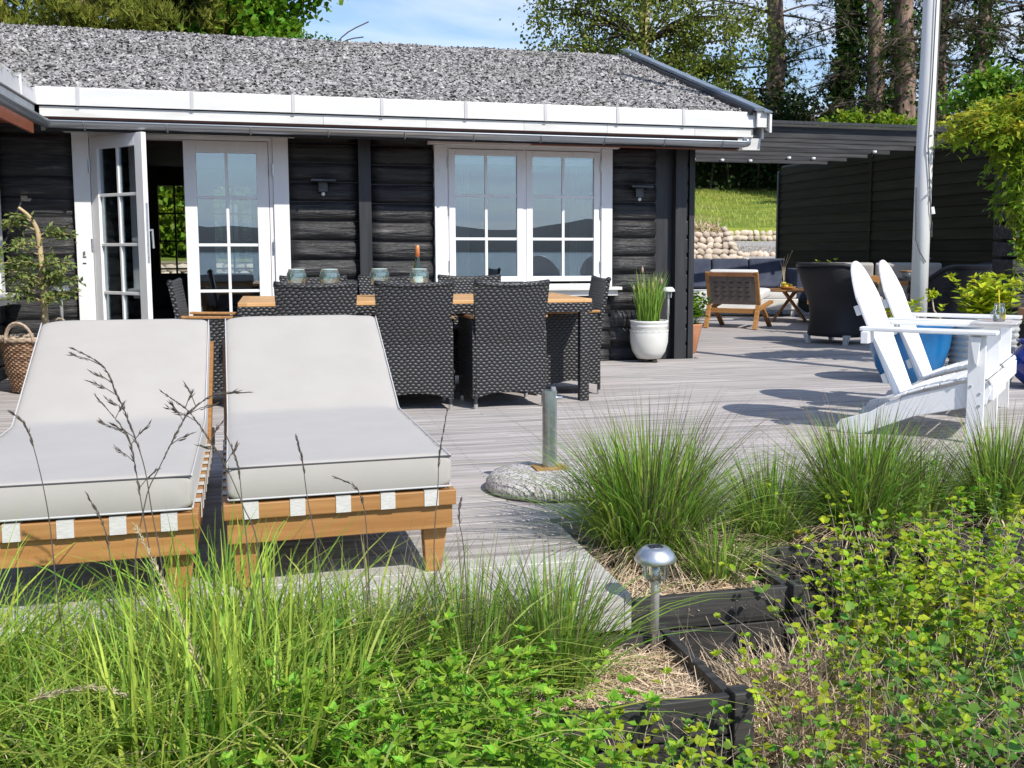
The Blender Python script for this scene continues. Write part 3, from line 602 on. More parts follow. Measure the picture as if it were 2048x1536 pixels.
def fwing(n):
    y = rg.uniform(6.5, 13.4, n); x = XC - rg.uniform(0, 1, n) * 4.2; k = (XC - x) < (y - EY); x = np.where(k, XC - (y - EY) - rg.uniform(0, 2, n), x); x = np.clip(x, -6.1, XC)
    return np.stack([x, y, EZ + SL * (XC - x) - .012], 1)
chips(14000, fwing, 'roof_gravel')
# eave: white flashing with joints, lower board, gutter
xj = [-1.55, -.66, .17, .93, 1.68, 2.42, 3.12, 3.78]
prev = XC
for x in xj + [XV + .03]:
    b = MB(); b.prism([(EY + .10, EZ + .022), (EY + .005, EZ + .012), (EY, EZ - .005), (EY - .012, EZ - .137), (EY + .02, EZ - .137), (EY + .03, EZ - .01)], prev + .001, x - .001, 'x'); b.build('eave_flashing', FASCIA, house)
    if x < XV: bb_ = MB(); bb_.prism([(EY + .06, EZ + .026), (EY - .004, EZ + .017), (EY - .02, EZ - .14), (EY - .005, EZ - .14)], x - .014, x + .014, 'x'); bb_.build('flashing_joint', JOINT, house)
    prev = x
prev = XC + .02
for x in [.42, 1.32, 2.22, 3.02, 3.9, XV + .01]:
    b = MB(); b.bb(prev + .001, x - .001, EY + .012, EY + .035, EZ - .228, EZ - .147); b.build('eave_board', WHITEW, house, bevel=.002); prev = x
b = MB(); b.bb(XC + .03, XV, EY + .04, FY + .0, 2.185, 2.198); b.build('soffit', RED, house)
b = MB(); b.bb(XC + .02, XV - .12, EY + .045, EY + .06, 2.084, 2.185); b.build('shade_and_red_eave_board', BLACKV, house)  # black strip added as the shaded gap above the gutter, stops sun leaking through
b = MB(); b.bb(2.3, XV - .12, EY + .062, EY + .075, 2.072, 2.184); b.build('shade_and_red_eave_board', RED, house)
def gutter(p0, p1, name='gutter'):
    p0, p1 = Vector(p0), Vector(p1); d = (p1 - p0).normalized(); s = d.cross(Vector((0, 0, 1))).normalized(); b = MB(); n = 12
    for p in (p0, p1):
        for rr in (.052, .047):
            for j in range(n + 1): a = math.pi * j / n; b.v.append(tuple(p + s * math.cos(a) * rr + Vector((0, 0, -math.sin(a) * rr))))
    k = n + 1
    for j in range(n): b.f += [(j, j + 1, 2 * k + j + 1, 2 * k + j), (k + j + 1, k + j, 3 * k + j, 3 * k + j + 1)]
    b.f += [(0, 2 * k, 3 * k, k), (n, k + n, 3 * k + n, 2 * k + n)]
    b.f += [tuple(range(n + 1))]; b.f += [tuple(reversed(range(2 * k, 2 * k + n + 1)))]
    b.tube([p0 + s * .052, p1 + s * .052], .007, 6)
    return b.build(name, ZINC, house, smooth=False)
GY, GZ = EY - .045, 2.142
gt = gutter((XC + .08, GY, GZ + .008), (4.39, GY, GZ + .0))
b = MB(); b.lathe([(.052, 0), (.050, .03), (.036, .055), (.0, .065)], 16, cap=(True, False)); o = b.build('gutter_end', ZINC, house, smooth=True); o.location = (4.39, GY, GZ); o.rotation_euler = (0, R(90), 0); o.scale = (.9, 1, 1)
for x in (-1.50, -.86, -.19, .46, 1.12, 1.74, 2.36, 2.97, 3.56, 4.15):
    b = MB(); pts = [(x, GY + .058 * math.cos(a), GZ + .004 - .058 * math.sin(a)) for a in [math.pi * j / 10 for j in range(11)]]
    for i in range(10): b.beam(pts[i], pts[i + 1], .004, .022 if False else .03, up=(1, 0, 0)) if False else b.tube([pts[i], pts[i + 1]], .0075, 5)
    b.bb(x - .012, x + .012, GY + .05, GY + .09, GZ - .005, GZ + .004); b.build('bracket', ZINC, gt)
# wing eave
for (y0, y1) in ((9.552, 9.0), (8.998, 8.2), (8.198, 7.3), (7.298, 6.0)):
    b = MB(); b.prism([(XC - .10, EZ + .022), (XC - .005, EZ + .012), (XC, EZ - .005), (XC + .012, EZ - .137), (XC - .02, EZ - .137), (XC - .03, EZ - .01)], y1, y0, 'y'); b.build('eave_flashing', FASCIA, house)
    b = MB(); b.bb(XC - .035, XC - .012, y1, y0 - .002, EZ - .228, EZ - .147); b.build('eave_board', WHITEW, house)
    b = MB(); b.bb(XC - .0, XC + .02, y1 - .014, y1 + .012, EZ - .139, EZ + .015); b.build('flashing_joint', FASCIA, house)
gutter((XC + .075, GY, GZ + .008), (XC + .075, 6.0, GZ + .008))
b = MB(); b.bb(WXX, XC - .04, 6, 9.55, 2.185, 2.198); b.bb(XC - .06, XC - .035, 6, 9.6, 2.06, 2.185); b.build('soffit', RED, house)
b = MB(); b.bb(WXX - .1, XC + .035, 9.552, FY + .0, 2.186, 2.199); b.build('soffit', RED, house)
# verge on the right gable
def vz(y): return EZ + SL * (y - EY)
vg = MB(); vg.beam((XV + .035, EY - .08, vz(EY - .08) + .055), (XV + .035, RY + .02, vz(RY) + .075), .10, .03); vg.beam((XV + .115, EY - .10, vz(EY - .1) + .035), (XV + .115, RY + .02, vz(RY) + .055), .09, .012)
vg.build('verge_profile', mat('blue_grey_metal', (0.23, 0.28, 0.33), (0.33, 0.38, 0.43), 0.35, 4, metal=0.5), house)
b = MB(); b.beam((XV - .03, EY - .03, vz(EY) + .005), (XV - .03, RY, vz(RY) + .005), .04, .05); b.build('verge_shadow_strip', BLACKV, house)
for (x, dz, hh, y0) in ((XV + .135, -.055, .145, EY - .09), (XV + .105, -.165, .12, EY + .02)):
    b = MB(); b.prism([(y0, vz(y0) + dz + .07), (y0, vz(y0) + dz + .07 - hh - .03), (RY, vz(RY) + dz + .07 - hh - .03), (RY, vz(RY) + dz + .07)], x, x + .022, 'x'); b.build('barge_board', WHITEW, house)
b = MB(); b.bb(XV + .02, XV + .125, EY - .055, EY - .03, EZ - .135, EZ + .02); b.build('barge_end', WHITEW, house)
b = MB(); b.prism([(EY + .03, 2.19), (EY + .05, 2.08), (FY, 2.12), (FY, 2.19)], 4.36, XV + .10, 'x'); b.build('verge_box', WHITEW, house)
# gable wall of house closing
b = MB(); b.prism([(FY + .13, 2.2), (16.8, 2.2), (RY, 3.5)], 3.94, 4.04, 'x'); b.build('gable', BLACKV, house)

# wall lamps
def wall_lamp(x, z, lab):
    t = thing('wall_lamp', lab, 'wall lamp', (x, FY - .05, z), 0, 'wall lamps on the black logs')
    b = MB(); b.hexa([(-.11, -.15, .03), (.11, -.15, .03), (.11, .0, .05), (-.11, .0, .05), (-.11, -.15, .048), (.11, -.15, .048), (.11, 0, .068), (-.11, 0, .068)]); b.build('hood', IRON, t)
    b = MB(); b.bb(-.04, .04, -.06, .0, -.06, .028); b.build('housing', IRON, t)
    b = MB(); b.lathe([(.002, -.018), (.014, -.012), (.018, 0), (.014, .012), (.002, .018)], 12, (0, -.05, -.082)); b.build('sensor', LIDM, t, smooth=True)
wall_lamp(.424, 1.70, 'flat black wall lamp between the garden door and the dark wall post')
wall_lamp(3.50, 1.69, 'flat black wall lamp between the white window and the house corner')
# ================================================================== FURNITURE
def cushion(name, path, w_, t_, m, parent, piping=True, rows=1, p=3.6, loop=36):
    """rounded slab swept along a path of (y, z) points (bottom line); x is across"""
    pts = [Vector((0, a, b)) for a, b in path]
    d = [0]
    for i in range(1, len(pts)): d.append(d[-1] + (pts[i] - pts[i - 1]).length)
    tot = d[-1]; n = max(14, int(tot / .05)); V = []; F = []
    def at(s):
        s = min(max(s, 0), tot)
        for i in range(1, len(pts)):
            if s <= d[i] + 1e-9: u = (s - d[i - 1]) / (d[i] - d[i - 1]); return pts[i - 1].lerp(pts[i], u)
        return pts[-1]
    ss = [0, .004, .014, .035] + [tot * i / n for i in range(1, n) if .05 < tot * i / n < tot - .05] + [tot - .035, tot - .014, tot - .004, tot]
    sc = [.80, .93, .985, 1] + [1] * (len(ss) - 8) + [1, .985, .93, .80]
    edge = {k: [] for k in ('tl', 'tr', 'bl', 'br')}
    for s, k in zip(ss, sc):
        q = at(s); dr = (at(s + .06) - at(s - .06)).normalized(); up = Vector((0, -dr.z, dr.y)); ctr = q + up * t_ / 2
        for j in range(loop):
            a = 2 * math.pi * (j + .5) / loop; c, sn = math.cos(a), math.sin(a)
            x = math.copysign(abs(c) ** .22, c) * w_ / 2 * (1 - (1 - k) * .25); u = math.copysign(abs(sn) ** .34, sn) * t_ / 2 * k
            wv = .006 * noise.noise(Vector((x * 3, s * 3, 1.3))) + .0035 * noise.noise(Vector((x * 9, s * 14, 4))) + .003 * noise.noise(Vector((x * 5 + 30 * abs(x) ** 2, s * 26, 9)))
            if sn > 0: u += wv + .004 * (1 - (2 * x / w_) ** 2)
            V.append(tuple(ctr + Vector((x, 0, 0)) + up * u))
        if .012 <= s <= tot - .012:
            for kk, sx, su in (('tl', -1, 1), ('tr', 1, 1), ('bl', -1, -1), ('br', 1, -1)): edge[kk].append(ctr + Vector((sx * w_ * .494, 0, 0)) + up * su * t_ * .44)
    ns = len(ss)
    for i in range(ns - 1):
        for j in range(loop): F.append((i * loop + j, i * loop + (j + 1) % loop, (i + 1) * loop + (j + 1) % loop, (i + 1) * loop + j))
    F.append(tuple(reversed(range(loop)))); F.append(tuple((ns - 1) * loop + j for j in range(loop)))
    b = MB(); b.v = V; b.f = F; o = b.build(name, m, parent, smooth=True)
    if piping:
        for kk, e in edge.items(): b = MB(); b.tube(e, .0030, 6); b.build('piping', PIPE, o, smooth=True)
        for i, su in ((0, 1), (0, -1)):
            q = at(0); dr = (at(.06) - at(0)).normalized(); up = Vector((0, -dr.z, dr.y)); c = q + up * t_ / 2 - dr * -.002
            arc = [c + Vector((w_ * .49 * math.sin(a) if False else w_ * .494 * (k2 / 10 - 1), 0, 0)) + up * (su * t_ * .44) for k2, a in [(i2, 0) for i2 in range(0, 21)]]
            b = MB(); b.tube(arc, .0035, 6); b.build('seam', SEAM_SHADOW if su > 0 else PIPE, o, smooth=True)
    return o

def lounger(loc, rz, lab, flatlen=1.17, backlen=.84, ang=25.5, w_=.725):
    t = thing('sun_lounger', lab, 'sun lounger', loc, rz, 'two sun loungers side by side on the deck')
    zf = .30
    # frame: lower boards, upper rails, legs
    for (x0, x1, y0, y1, z0, z1, nm) in ((-.365, .365, .02, .05, .165, .246, 'frame_board'), (-.365, -.335, .052, 1.95, .165, .246, 'frame_board'), (.335, .365, .052, 1.95, .165, .246, 'frame_board'), (-.365, .365, 1.952, 1.98, .165, .246, 'frame_board')):
        b = MB(); b.bb(x0, x1, y0, y1, z0, z1); b.build(nm, TEAK, t, bevel=.003)
    for (x0, x1, y0, y1) in ((-.375, .375, .0, .055), (-.375, -.32, .057, 1.2), (.32, .375, .057, 1.2)):
        b = MB(); b.bb(x0, x1, y0, y1, .248, .30); b.build('top_rail', TEAK, t, bevel=.004)
    for sx in (-1, 1):
        for y in (.10, 1.80):
            b = MB(); x = sx * .315; xx = sx * .308; b.hexa([(xx - .026, y - .026, 0), (xx + .026, y - .026, 0), (xx + .026, y + .026, 0), (xx - .026, y + .026, 0), (x - .042, y - .034, .165), (x + .042, y - .034, .165), (x + .042, y + .034, .165), (x - .042, y + .034, .165)]); b.build('leg', TEAK, t, bevel=.003)
    for k in range(5):
        x = -.29 + .145 * k
        b = MB(); b.bb(x - .024, x + .024, -.003, 1.17, .3005, .303); b.bb(x - .024, x + .024, -.0032, -.0008, .250, .303); b.build('webbing_strap', WEB, t)
    for k in range(9):
        y = .16 + .125 * k
        b = MB()
        b.bb(-.3782, .3782, y - .024, y + .024, .3035, .3055)
        for sx in (-1, 1): b.bb(sx * .3782 - .0012, sx * .3782 + .0012, y - .024, y + .024, .252, .3055)
        b.build('webbing_strap', WEB, t)
    ca, sa = math.cos(R(ang)), math.sin(R(ang))
    b = MB()
    for sx in (-1, 1): b.beam((sx * .36, 1.19, .285), (sx * .36, 1.19 + backlen * ca, .285 + backlen * sa), .03, .05)
    b.beam((-.34, 1.19 + backlen * ca, .285 + backlen * sa), (.34, 1.19 + backlen * ca, .285 + backlen * sa), .05, .03); b.build('backrest_frame', TEAK, t)
    b = MB(); b.beam((-.3, 1.60, .47), (-.3, 1.75, .22), .025, .02); b.beam((.3, 1.60, .47), (.3, 1.75, .22), .025, .02); b.build('prop', TEAK, t)
    path = [(.0, .307), (.5, .307), (1.0, .307), (flatlen - .03, .308), (flatlen + .02, .318), (flatlen + .07, .345), (flatlen + backlen * ca, .322 + backlen * sa)]
    cushion('mattress', path, w_, .115, FABRIC, t)
    return t
lounger((.187, 3.43, 0), R(2.4), 'sun lounger with light grey mattress nearer the middle, beside the round cast stone base')
lounger((-.63, 3.325, 0), R(1.5), 'leftmost sun lounger with light grey mattress, cut by the left edge of the photo')

# ---- dining chairs
def wicker_chair():
    t = thing('dining_chair', 'x', 'chair', (0, 0, 0))
    # local: front -y? seat faces +y, back at y=-.26
    def backf(z):  # y of outer back surface
        return -.235 - .075 * max(0, (z - .45)) / .45
    def halfw(z): return .250 + .018 * sm(z, .55, .9) - .012 * (1 - abs(2 * min(z, .6) / .6 - 1)) 
    b = MB(); nz_, nxx = 20, 14
    zs = [.10 + (.885 - .10) * i / nz_ for i in range(nz_ + 1)]
    def sheet(yo, sgn):
        o = len(b.v)
        for i, z in enumerate(zs):
            for j in range(nxx + 1):
                u = 2 * j / nxx - 1; x = u * halfw(z); zz = z
                if i == nz_: zz = z - .018 * (1 - u * u) + .002
                if i == 0: zz = .075 + .045 * (1 - abs(u) ** 2.2)
                y = backf(z) + yo - .0 - .022 * (1 - u * u) * sm(z, .3, .9)
                b.v.append((x, y, zz))
        for i in range(nz_):
            for j in range(nxx): q = (o + i * (nxx + 1) + j, o + i * (nxx + 1) + j + 1, o + (i + 1) * (nxx + 1) + j + 1, o + (i + 1) * (nxx + 1) + j); b.f.append(q if sgn > 0 else q[::-1])
        return o
    o1 = sheet(0, 1); o2 = sheet(.032, -1); k = nxx + 1
    for i in range(nz_):
        for j in (0, nxx): a, c = i * k + j, (i + 1) * k + j; q = (o1 + a, o1 + c, o2 + c, o2 + a); b.f.append(q if j else q[::-1])
    for j in range(nxx):
        for i in (0, nz_): a, c = i * k + j, i * k + j + 1; q = (o1 + a, o1 + c, o2 + c, o2 + a); b.f.append(q if i == 0 else q[::-1])
    b.build('backrest', WICK, t, smooth=False)
    b = MB(); top = [(( 2 * j / 12 - 1) * halfw(.885), backf(.885) + .016 - .022 * (1 - (2 * j / 12 - 1) ** 2), .883 - .018 * (1 - (2 * j / 12 - 1) ** 2)) for j in range(13)]
    b.tube(top, .020, 8); b.build('top_roll', WICK, t, smooth=True)
    b = MB(); b.bb(-.235, .235, -.20, .26, .36, .43); b.build('seat', WICK, t, bevel=.01)
    b = MB(); b.bb(-.225, .225, -.19, .25, .431, .475); b.build('seat_cushion', mat('charcoal_seat_pad', (0.02, 0.02, 0.022), None, 0.9), t, bevel=.015) if not KIDS else None
    for s in (-1, 1):
        b = MB(); x = s * .252
        poly = [(-.225, .075), (.0, .115), (.255, .075), (.262, .36), (.262, .615), (-.20, .63), (-.235, .5)]
        b.prism([(p[0], p[1]) for p in poly], x - .014, x + .014, 'x'); b.build('side_panel', WICK, t)
        b = MB(); b.hexa([(x - .026, -.225, .632), (x + .026, -.225, .632), (x + .026, .285, .622), (x - .026, .285, .622), (x - .026, -.225, .65), (x + .026, -.225, .65), (x + .026, .285, .64), (x - .026, .285, .64)]); b.build('armrest', TEAK, t, bevel=.004)
        for y in (-.222, .25):
            b = MB(); b.tube([(x * .97, y, .035), (x * .97, y, .12)], .013, 8); lg = b.build('leg', BLACKV, t)
            b = MB(); b.tube([(x * .97, y, 0), (x * .97, y, .036)], .0145, 10); b.build('foot', ALU, lg)
    b = MB(); b.bb(-.235, .235, .250, .262, .11, .36); b.build('front_panel', WICK, t)
    return t
ch0 = wicker_chair()
GRP = 'black wicker dining chairs around the table'
spots = [((.24, 7.38), 0, 'black wicker chair of the near row mostly hidden by the right sun lounger'),
         ((.905, 7.42), -3, 'middle black wicker chair of the near row with its back to the viewer'),
         ((1.545, 7.38), 2, 'black wicker chair with its back to the viewer, rightmost of the near row'),
         ((2.16, 7.93), 86, 'black wicker chair turned sideways at the right end of the table'),
         ((.28, 8.50), 180, 'black wicker chair across the table, behind the two left goblets'),
         ((.90, 8.52), 178, 'black wicker chair across the table, behind the bottle'),
         ((1.57, 8.50), 181, 'black wicker chair across the table, in front of the white window'),
         ((-.42, 7.95), -92, 'black wicker chair seen edge on at the left table end by the garden door')]
for i, ((x, y), a, lab) in enumerate(spots):
    c = ch0 if i == 0 else copy_tree(ch0)
    c.location = (x, y, 0); c.rotation_euler.z = R(a); c['label'] = lab; c['group'] = GRP
# ---- table
tb = thing('dining_table', 'long dining table with pale teak top and black wicker apron, set with goblets', 'table', (.975, 7.92, 0))
b = MB(); b.bb(-1.245, 1.245, -.56, -.53, .655, .722); b.build('apron', WICK, tb, bevel=.006)
b = MB(); b.bb(-1.245, 1.245, .53, .56, .655, .722); b.build('apron', WICK, tb, bevel=.006)
for s in (-1, 1):
    b = MB(); b.bb(s * 1.245 - .03 * (s > 0), s * 1.245 + .03 * (s < 0), -.529, .529, .655, .722); b.build('apron', WICK, tb, bevel=.006)
    for y in (-.525, .525): b = MB(); b.bb(s * 1.185 - .035, s * 1.185 + .035, y - .035, y + .035, 0, .654); b.build('leg', WICK, tb, bevel=.006)
for k in range(11):
    y0 = -.555 + .101 * k; b = MB(); b.bb(-1.24, 1.24, y0, y0 + .096, .724, .75); b.build('slat', TEAKL, tb, bevel=.003)
for s in (-1, 1):
    b = MB(); b.bb(s * 1.21 - .03, s * 1.21 + .03, -.558, .558, .7245, .7515); b.build('end_slat', TEAKL, tb, bevel=.003)
# ---- goblets, bottle, cloth
mat_rim = mat('pale_glass_rim', (.5, .66, .64), None, .2)
def goblet(x, y, lab, s=1.17):
    t = thing('goblet', lab, 'goblet', (x, y, .7518), 0, 'green glass goblets on the table')
    b = MB(); prof = [(.008, .062), (.030, .068), (.050, .090), (.060, .120), (.058, .150), (.048, .180), (.0465, .180), (.0565, .150), (.0585, .120), (.048, .091), (.029, .072), (.002, .066)]
    b.lathe([(r * s * 1.04, z * s) for r, z in prof], 28, cap=(True, True)); b.build('bowl', GLASSG, t, smooth=True)
    b = MB(); b.lathe([(r * s, z * s) for r, z in [(.036, 0), (.037, .005), (.016, .014), (.013, .04), (.020, .058), (.036, .074), (.044, .088), (.001, .084)]], 24); b.build('foot', GLASST, t, smooth=True)
    b = MB(); b.tube([(.0495 * s * math.cos(2 * math.pi * j / 28), .0495 * s * math.sin(2 * math.pi * j / 28), .180 * s) for j in range(29)], .0025, 6, cap=False); b.build('rim', GLASST if False else mat_rim, t, smooth=True)
goblet(.135, 8.05, 'green glass goblet on the table, leftmost of four'); goblet(.372, 7.98, 'green glass goblet on the table, second from the left')
goblet(.745, 8.08, 'green glass goblet on the table, third from the left'); goblet(1.03, 7.95, 'green glass goblet on the table in front of the bottle')
bt = thing('wine_bottle', 'green bottle with orange foil neck standing behind the goblets', 'bottle', (1.055, 8.22, .7518))
b = MB(); b.lathe([(.036, 0), (.041, .004), (.041, .19), (.036, .215), (.018, .27), (.0145, .30), (.0145, .315)], 20); b.build('glass_body', BOTTLE, bt, smooth=True)
b = MB(); b.lathe([(.0165, .30), (.0165, .385), (.014, .388), (.002, .389)], 16); b.build('foil', COPPER, bt, smooth=True)
b = MB(); b.lathe([(.0415, .06), (.0415, .15)], 20, cap=(False, False)); b.build('paper_label', PAPER, bt, smooth=True)
nv = []; nf = []
for i in range(9):
    for j in range(9): nv.append((1.10 + .024 * i, 7.98 + .02 * j, .753 + .045 * math.exp(-((i - 4) ** 2 + (j - 4) ** 2) / 9) + .035 * abs(noise.noise(Vector((i * .8, j * .7, 3)))) ))
for i in range(8):
    for j in range(8): nf.append((i * 9 + j, i * 9 + j + 9, i * 9 + j + 10, i * 9 + j + 1))
b = MB(); b.v = nv; b.f = nf; o = b.build('napkin', FABRICW, None, smooth=True); md = o.modifiers.new('s', 'SOLIDIFY'); md.thickness = .003; tag(o, 'crumpled white cloth lying on the table beside the goblets', 'cloth')

# ---- adirondack chairs (local: faces -y, x across)
def adirondack(loc, rz, lab):
    t = thing('garden_armchair', lab, 'garden chair', loc, rz, 'white slatted garden armchairs'); Wd = .33
    for s in (-1, 1):
        b = MB(); b.bb(s * Wd - .0125, s * Wd + .0125, -.045, .05, 0, .625); b.build('front_leg', WHITE, t, bevel=.004)
        b = MB(); x = s * (Wd - .028)
        side = [(-.06, .36), (-.075, .31), (-.055, .225), (.0, .215), (.35, .125), (.64, .0), (.765, .0), (.80, .03), (.775, .075), (.6, .135), (.50, .20), (.36, .255), (.2, .30), (.06, .345)]
        b.prism(side, x - .013, x + .013, 'x'); b.build('side_rail', WHITE, t, bevel=.004)
        b = MB(); b.v = []; xa = s * (Wd + .005); 
        b.prism([(xa - .062, -.105), (xa + .062, -.105), (xa + .068, .25), (xa + .045, .66), (xa - .035, .66), (xa - .062, .25)], .626, .650, 'z'); b.build('armrest', WHITE, t, bevel=.006)
        b = MB(); b.prism([(-.02, .614), (.04, .614), (.012, .47), (-.005, .45)], s * Wd + s * .0135, s * Wd + s * .05, 'x'); b.build('arm_bracket', WHITE, t, bevel=.003)
        for (y, z) in ((-.02, .29), (.03, .33), (-.02, .22)):
            b = MB(); b.tube([(s * (Wd + .0125), y, z), (s * (Wd + .017), y, z)], .008, 8); b.build('bolt', STEEL, t)
    b = MB(); b.bb(-.42, .42, .595, .64, .555, .6255); b.build('rear_arm_rail', WHITE, t, bevel=.004)
    # seat slats along the curve
    crv = [(-.075, .345), (-.06, .372), (.02, .372), (.11, .350), (.20, .322), (.29, .295), (.38, .262), (.46, .228)]
    for i in range(len(crv) - 1):
        a, c = Vector((0, crv[i][0], crv[i][1])), Vector((0, crv[i + 1][0], crv[i + 1][1])); d = (c - a); u = Vector((0, -d.z, d.y)).normalized() * .012
        a2, c2 = a + d * .04, c - d * .06
        b = MB(); b.hexa([Vector((-.335, *a2[1:])), Vector((.335, *a2[1:])), Vector((.335, *c2[1:])), Vector((-.335, *c2[1:])), Vector((-.335, *(a2 + u)[1:])), Vector((.335, *(a2 + u)[1:])), Vector((.335, *(c2 + u)[1:])), Vector((-.335, *(c2 + u)[1:]))]); b.build('seat_slat', WHITE, t, bevel=.004)
    # back slats: fanned
    b0 = Vector((0, .455, .235)); d = Vector((0, .33, .82)).normalized(); up = Vector((0, -d.z, d.y))
    n = 7; L = [.70, .78, .835, .855, .835, .78, .70]
    for k in range(n):
        u = k - 3; xb = u * .068; xt = u * .082; l = L[k]; hw0, hw1 = .0325, .0395
        b = MB(); P = []
        def pt(x, s, o=0): q = b0 + d * s - up * o * 1; return Vector((x, q.y, q.z))
        arc = lambda x_: .865 - 2.1 * x_ * x_ - 9 * x_ ** 4
        prof = [(xb - hw0, 0), (xb + hw0, 0)] + [(xt + hw1 * (1 - 2 * j / 4), arc(xt + hw1 * (1 - 2 * j / 4))) for j in range(5)]
        m_ = len(prof); b.v = [tuple(pt(x, s_)) for x, s_ in prof] + [tuple(pt(x, s_, .018)) for x, s_ in prof]
        b.f = [tuple(range(m_)), tuple(reversed(range(m_, 2 * m_)))] + [((i + 1) % m_, i, i + m_, (i + 1) % m_ + m_) for i in range(m_)]
        b.build('back_slat', WHITE, t, bevel=.004)
    for s_, hw in ((.12, .24), (.56, .27)):
        q = b0 + d * s_ - up * .036; b = MB(); b.beam((-hw, q.y, q.z), (hw, q.y, q.z), .06, .03, up=tuple(up)); b.build('back_batten', WHITE, t, bevel=.003)
    b = MB(); b.bb(-.30, .30, -.09, -.066, .25, .345); b.build('front_apron', WHITE, t, bevel=.004)
    return t
adirondack((4.06, 5.36, 0), R(46), 'white slatted garden armchair nearest to the viewer, its side showing')
adirondack((4.676, 6.04, 0), R(46), 'white slatted garden armchair standing just behind the nearest one')
# magazines and jar between the chairs' arms
mg = thing('magazine', 'open pale magazine lying across the touching arms of the white garden chairs', 'magazine', (4.33, 5.62, .6515), R(46))
b = MB(); b.bb(-.17, -.003, -.13, .13, 0, .012); b.build('page_block', PAPER, mg, bevel=.002); b = MB(); b.bb(.003, .17, -.13, .13, 0, .010); b.build('page_block', PAPER, mg, bevel=.002)
b = MB(); b.bb(-.14, -.03, -.10, .02, .0122, .0128); b.bb(.03, .14, -.02, .10, .0102, .0108); b.build('picture', PINK, mg)
jr = thing('drinking_jar', 'clear handled drinking jar with lemon slice and yellow straw, on the magazine', 'jar', (4.30, 5.56, .665))
b = MB(); b.lathe([(.030, 0), (.036, .005), (.037, .07), (.030, .088), (.028, .10), (.031, .103), (.031, .112), (.027, .112), (.026, .09), (.033, .07), (.033, .008)], 24); b.build('jar_body', GLASSC, jr, smooth=True)
b = MB(); b.tube([(-.036 - .026 * math.sin(math.pi * k / 8), 0, .02 + .05 * k / 8) for k in range(9)], .005, 8); b.build('handle', GLASSC, jr, smooth=True)
b = MB(); b.tube([(.008, 0, .01), (-.008, .004, .195)], .0038, 10); b.build('straw', YEL, jr)
b = MB(); b.lathe([(.001, -.003), (.024, -.003), (.024, .003), (.001, .003)], 20); o = b.build('lemon_slice', YEL, jr); o.location = (.012, -.024, .036); o.rotation_euler = (R(80), 0, R(20))
b = MB(); b.lathe([(.001, .006), (.0325, .006), (.033, .06), (.001, .06)], 20); b.build('water', GLASSC, jr, smooth=True)

# ---- flagpole
fp = thing('flagpole', 'tall white wooden flagpole with a slack grey rope, in front of the dark shed', 'flagpole', (5.5, 8.2, 0))
b = MB(); b.tube([(0, 0, 0), (0.005, 0, 2), (.03, 0, 4), (.05, 0, 7)], [.074, .072, .068, .055], 14); b.build('pole', mat('old_white_pole_paint', (0.66, 0.66, 0.64), (0.76, 0.76, 0.75), 0.5, 4, 6, (3, 3, .3), bump=.3, bdist=.004, fleck=(.42, .41, .38), fl_scale=5, fl=(.64, .78)), fp, smooth=True)
b = MB(); b.tube([(.03, -.09, 4.6), (.0, -.085, 2.6), (-.02, -.088, 2.0), (.03, -.085, 1.45), (.074, -.05, 1.22), (.05, -.082, 1.35)], .0055, 6); b.tube([(.10, -.05, 4.6), (.088, -.03, 2.9), (.08, -.03, 1.9)], .005, 6); b.tube([(-.078, -.02, 1.65), (-.075, -.035, 1.2), (-.05, -.072, 1.08), (0, -.084, 1.0)], .005, 6); b.build('rope', ROPE, fp)
b = MB(); b.tube([(.078, -.03, 1.48), (.085, -.04, 1.42)], .02, 8); b.build('cleat', LIDM, fp)

# ---- parasol stand: steel tube in a round cast stone base
ps = thing('parasol_stand', 'round speckled stone parasol base with an upright steel tube', 'parasol base', (1.195, 4.645, 0))
b = MB(); b.lathe([(.285, .002), (.30, .015), (.295, .045), (.27, .075), (.20, .092), (.05, .098), (.001, .098)], 48); b.build('stone_base', CONC, ps, smooth=True)
b = MB(); b.bb(-.075, .075, -.06, .06, .098, .104); b.build('rusty_plate', RUST, ps)
b = MB(); b.lathe([(.034, .104), (.034, .46), (.030, .46), (.030, .42)], 28, cap=(True, False)); b.build('steel_tube', GALV, ps, smooth=False)
b = MB(); b.lathe([(.012, .44), (.012, .475), (.001, .476)], 12, (.018, 0, 0)); b.tube([(.034, 0, .425), (.058, -.01, .425)], .008, 8); b.build('clamp_screw', STEEL, ps)

# ---- pots by the house corner
def lathe_thing(name, prof, m, lab, cat_, loc, n=40, part='pot_body'):
    t = thing(name, lab, cat_, loc); b = MB(); b.lathe(prof, n); b.build(part, m, t, smooth=True); return t
def soil_disc(t, r, z):
    b = MB(); b.lathe([(r, z), (.001, z + .01)], 20, cap=(False, False)); b.build('soil', SOIL, t, smooth=True)
wp = lathe_thing('plant_pot', [(.085, .035), (.12, .04), (.165, .11), (.187, .20), (.19, .29), (.180, .345), (.186, .352), (.186, .372), (.180, .378), (.186, .385), (.192, .40), (.190, .415), (.165, .415), (.16, .37), (.15, .30)], POTW, 'white glazed pot with garland band on little feet, by the house corner', 'plant pot', (3.54, 9.80, 0))
for k in range(3):
    b = MB(); a = k * 2.1 - 1.2; b.lathe([(.02, 0), (.03, .006), (.03, .02), (.018, .036)], 10, (.085 * math.cos(a), .085 * math.sin(a), 0)); b.build('pot_foot', TERRA if False else BARKD, wp)
b = MB()
for k in range(42):
    a = 2 * math.pi * k / 42; b.box((.1885 * math.cos(a), .1885 * math.sin(a), .310 + .005 * math.sin(k * 2.1)), (.004, .021, .014), (0, 0, a) if False else (.5 * (-1) ** k, 0, a))
b.build('garland_relief', POTW, wp)
soil_disc(wp, .158, .375)
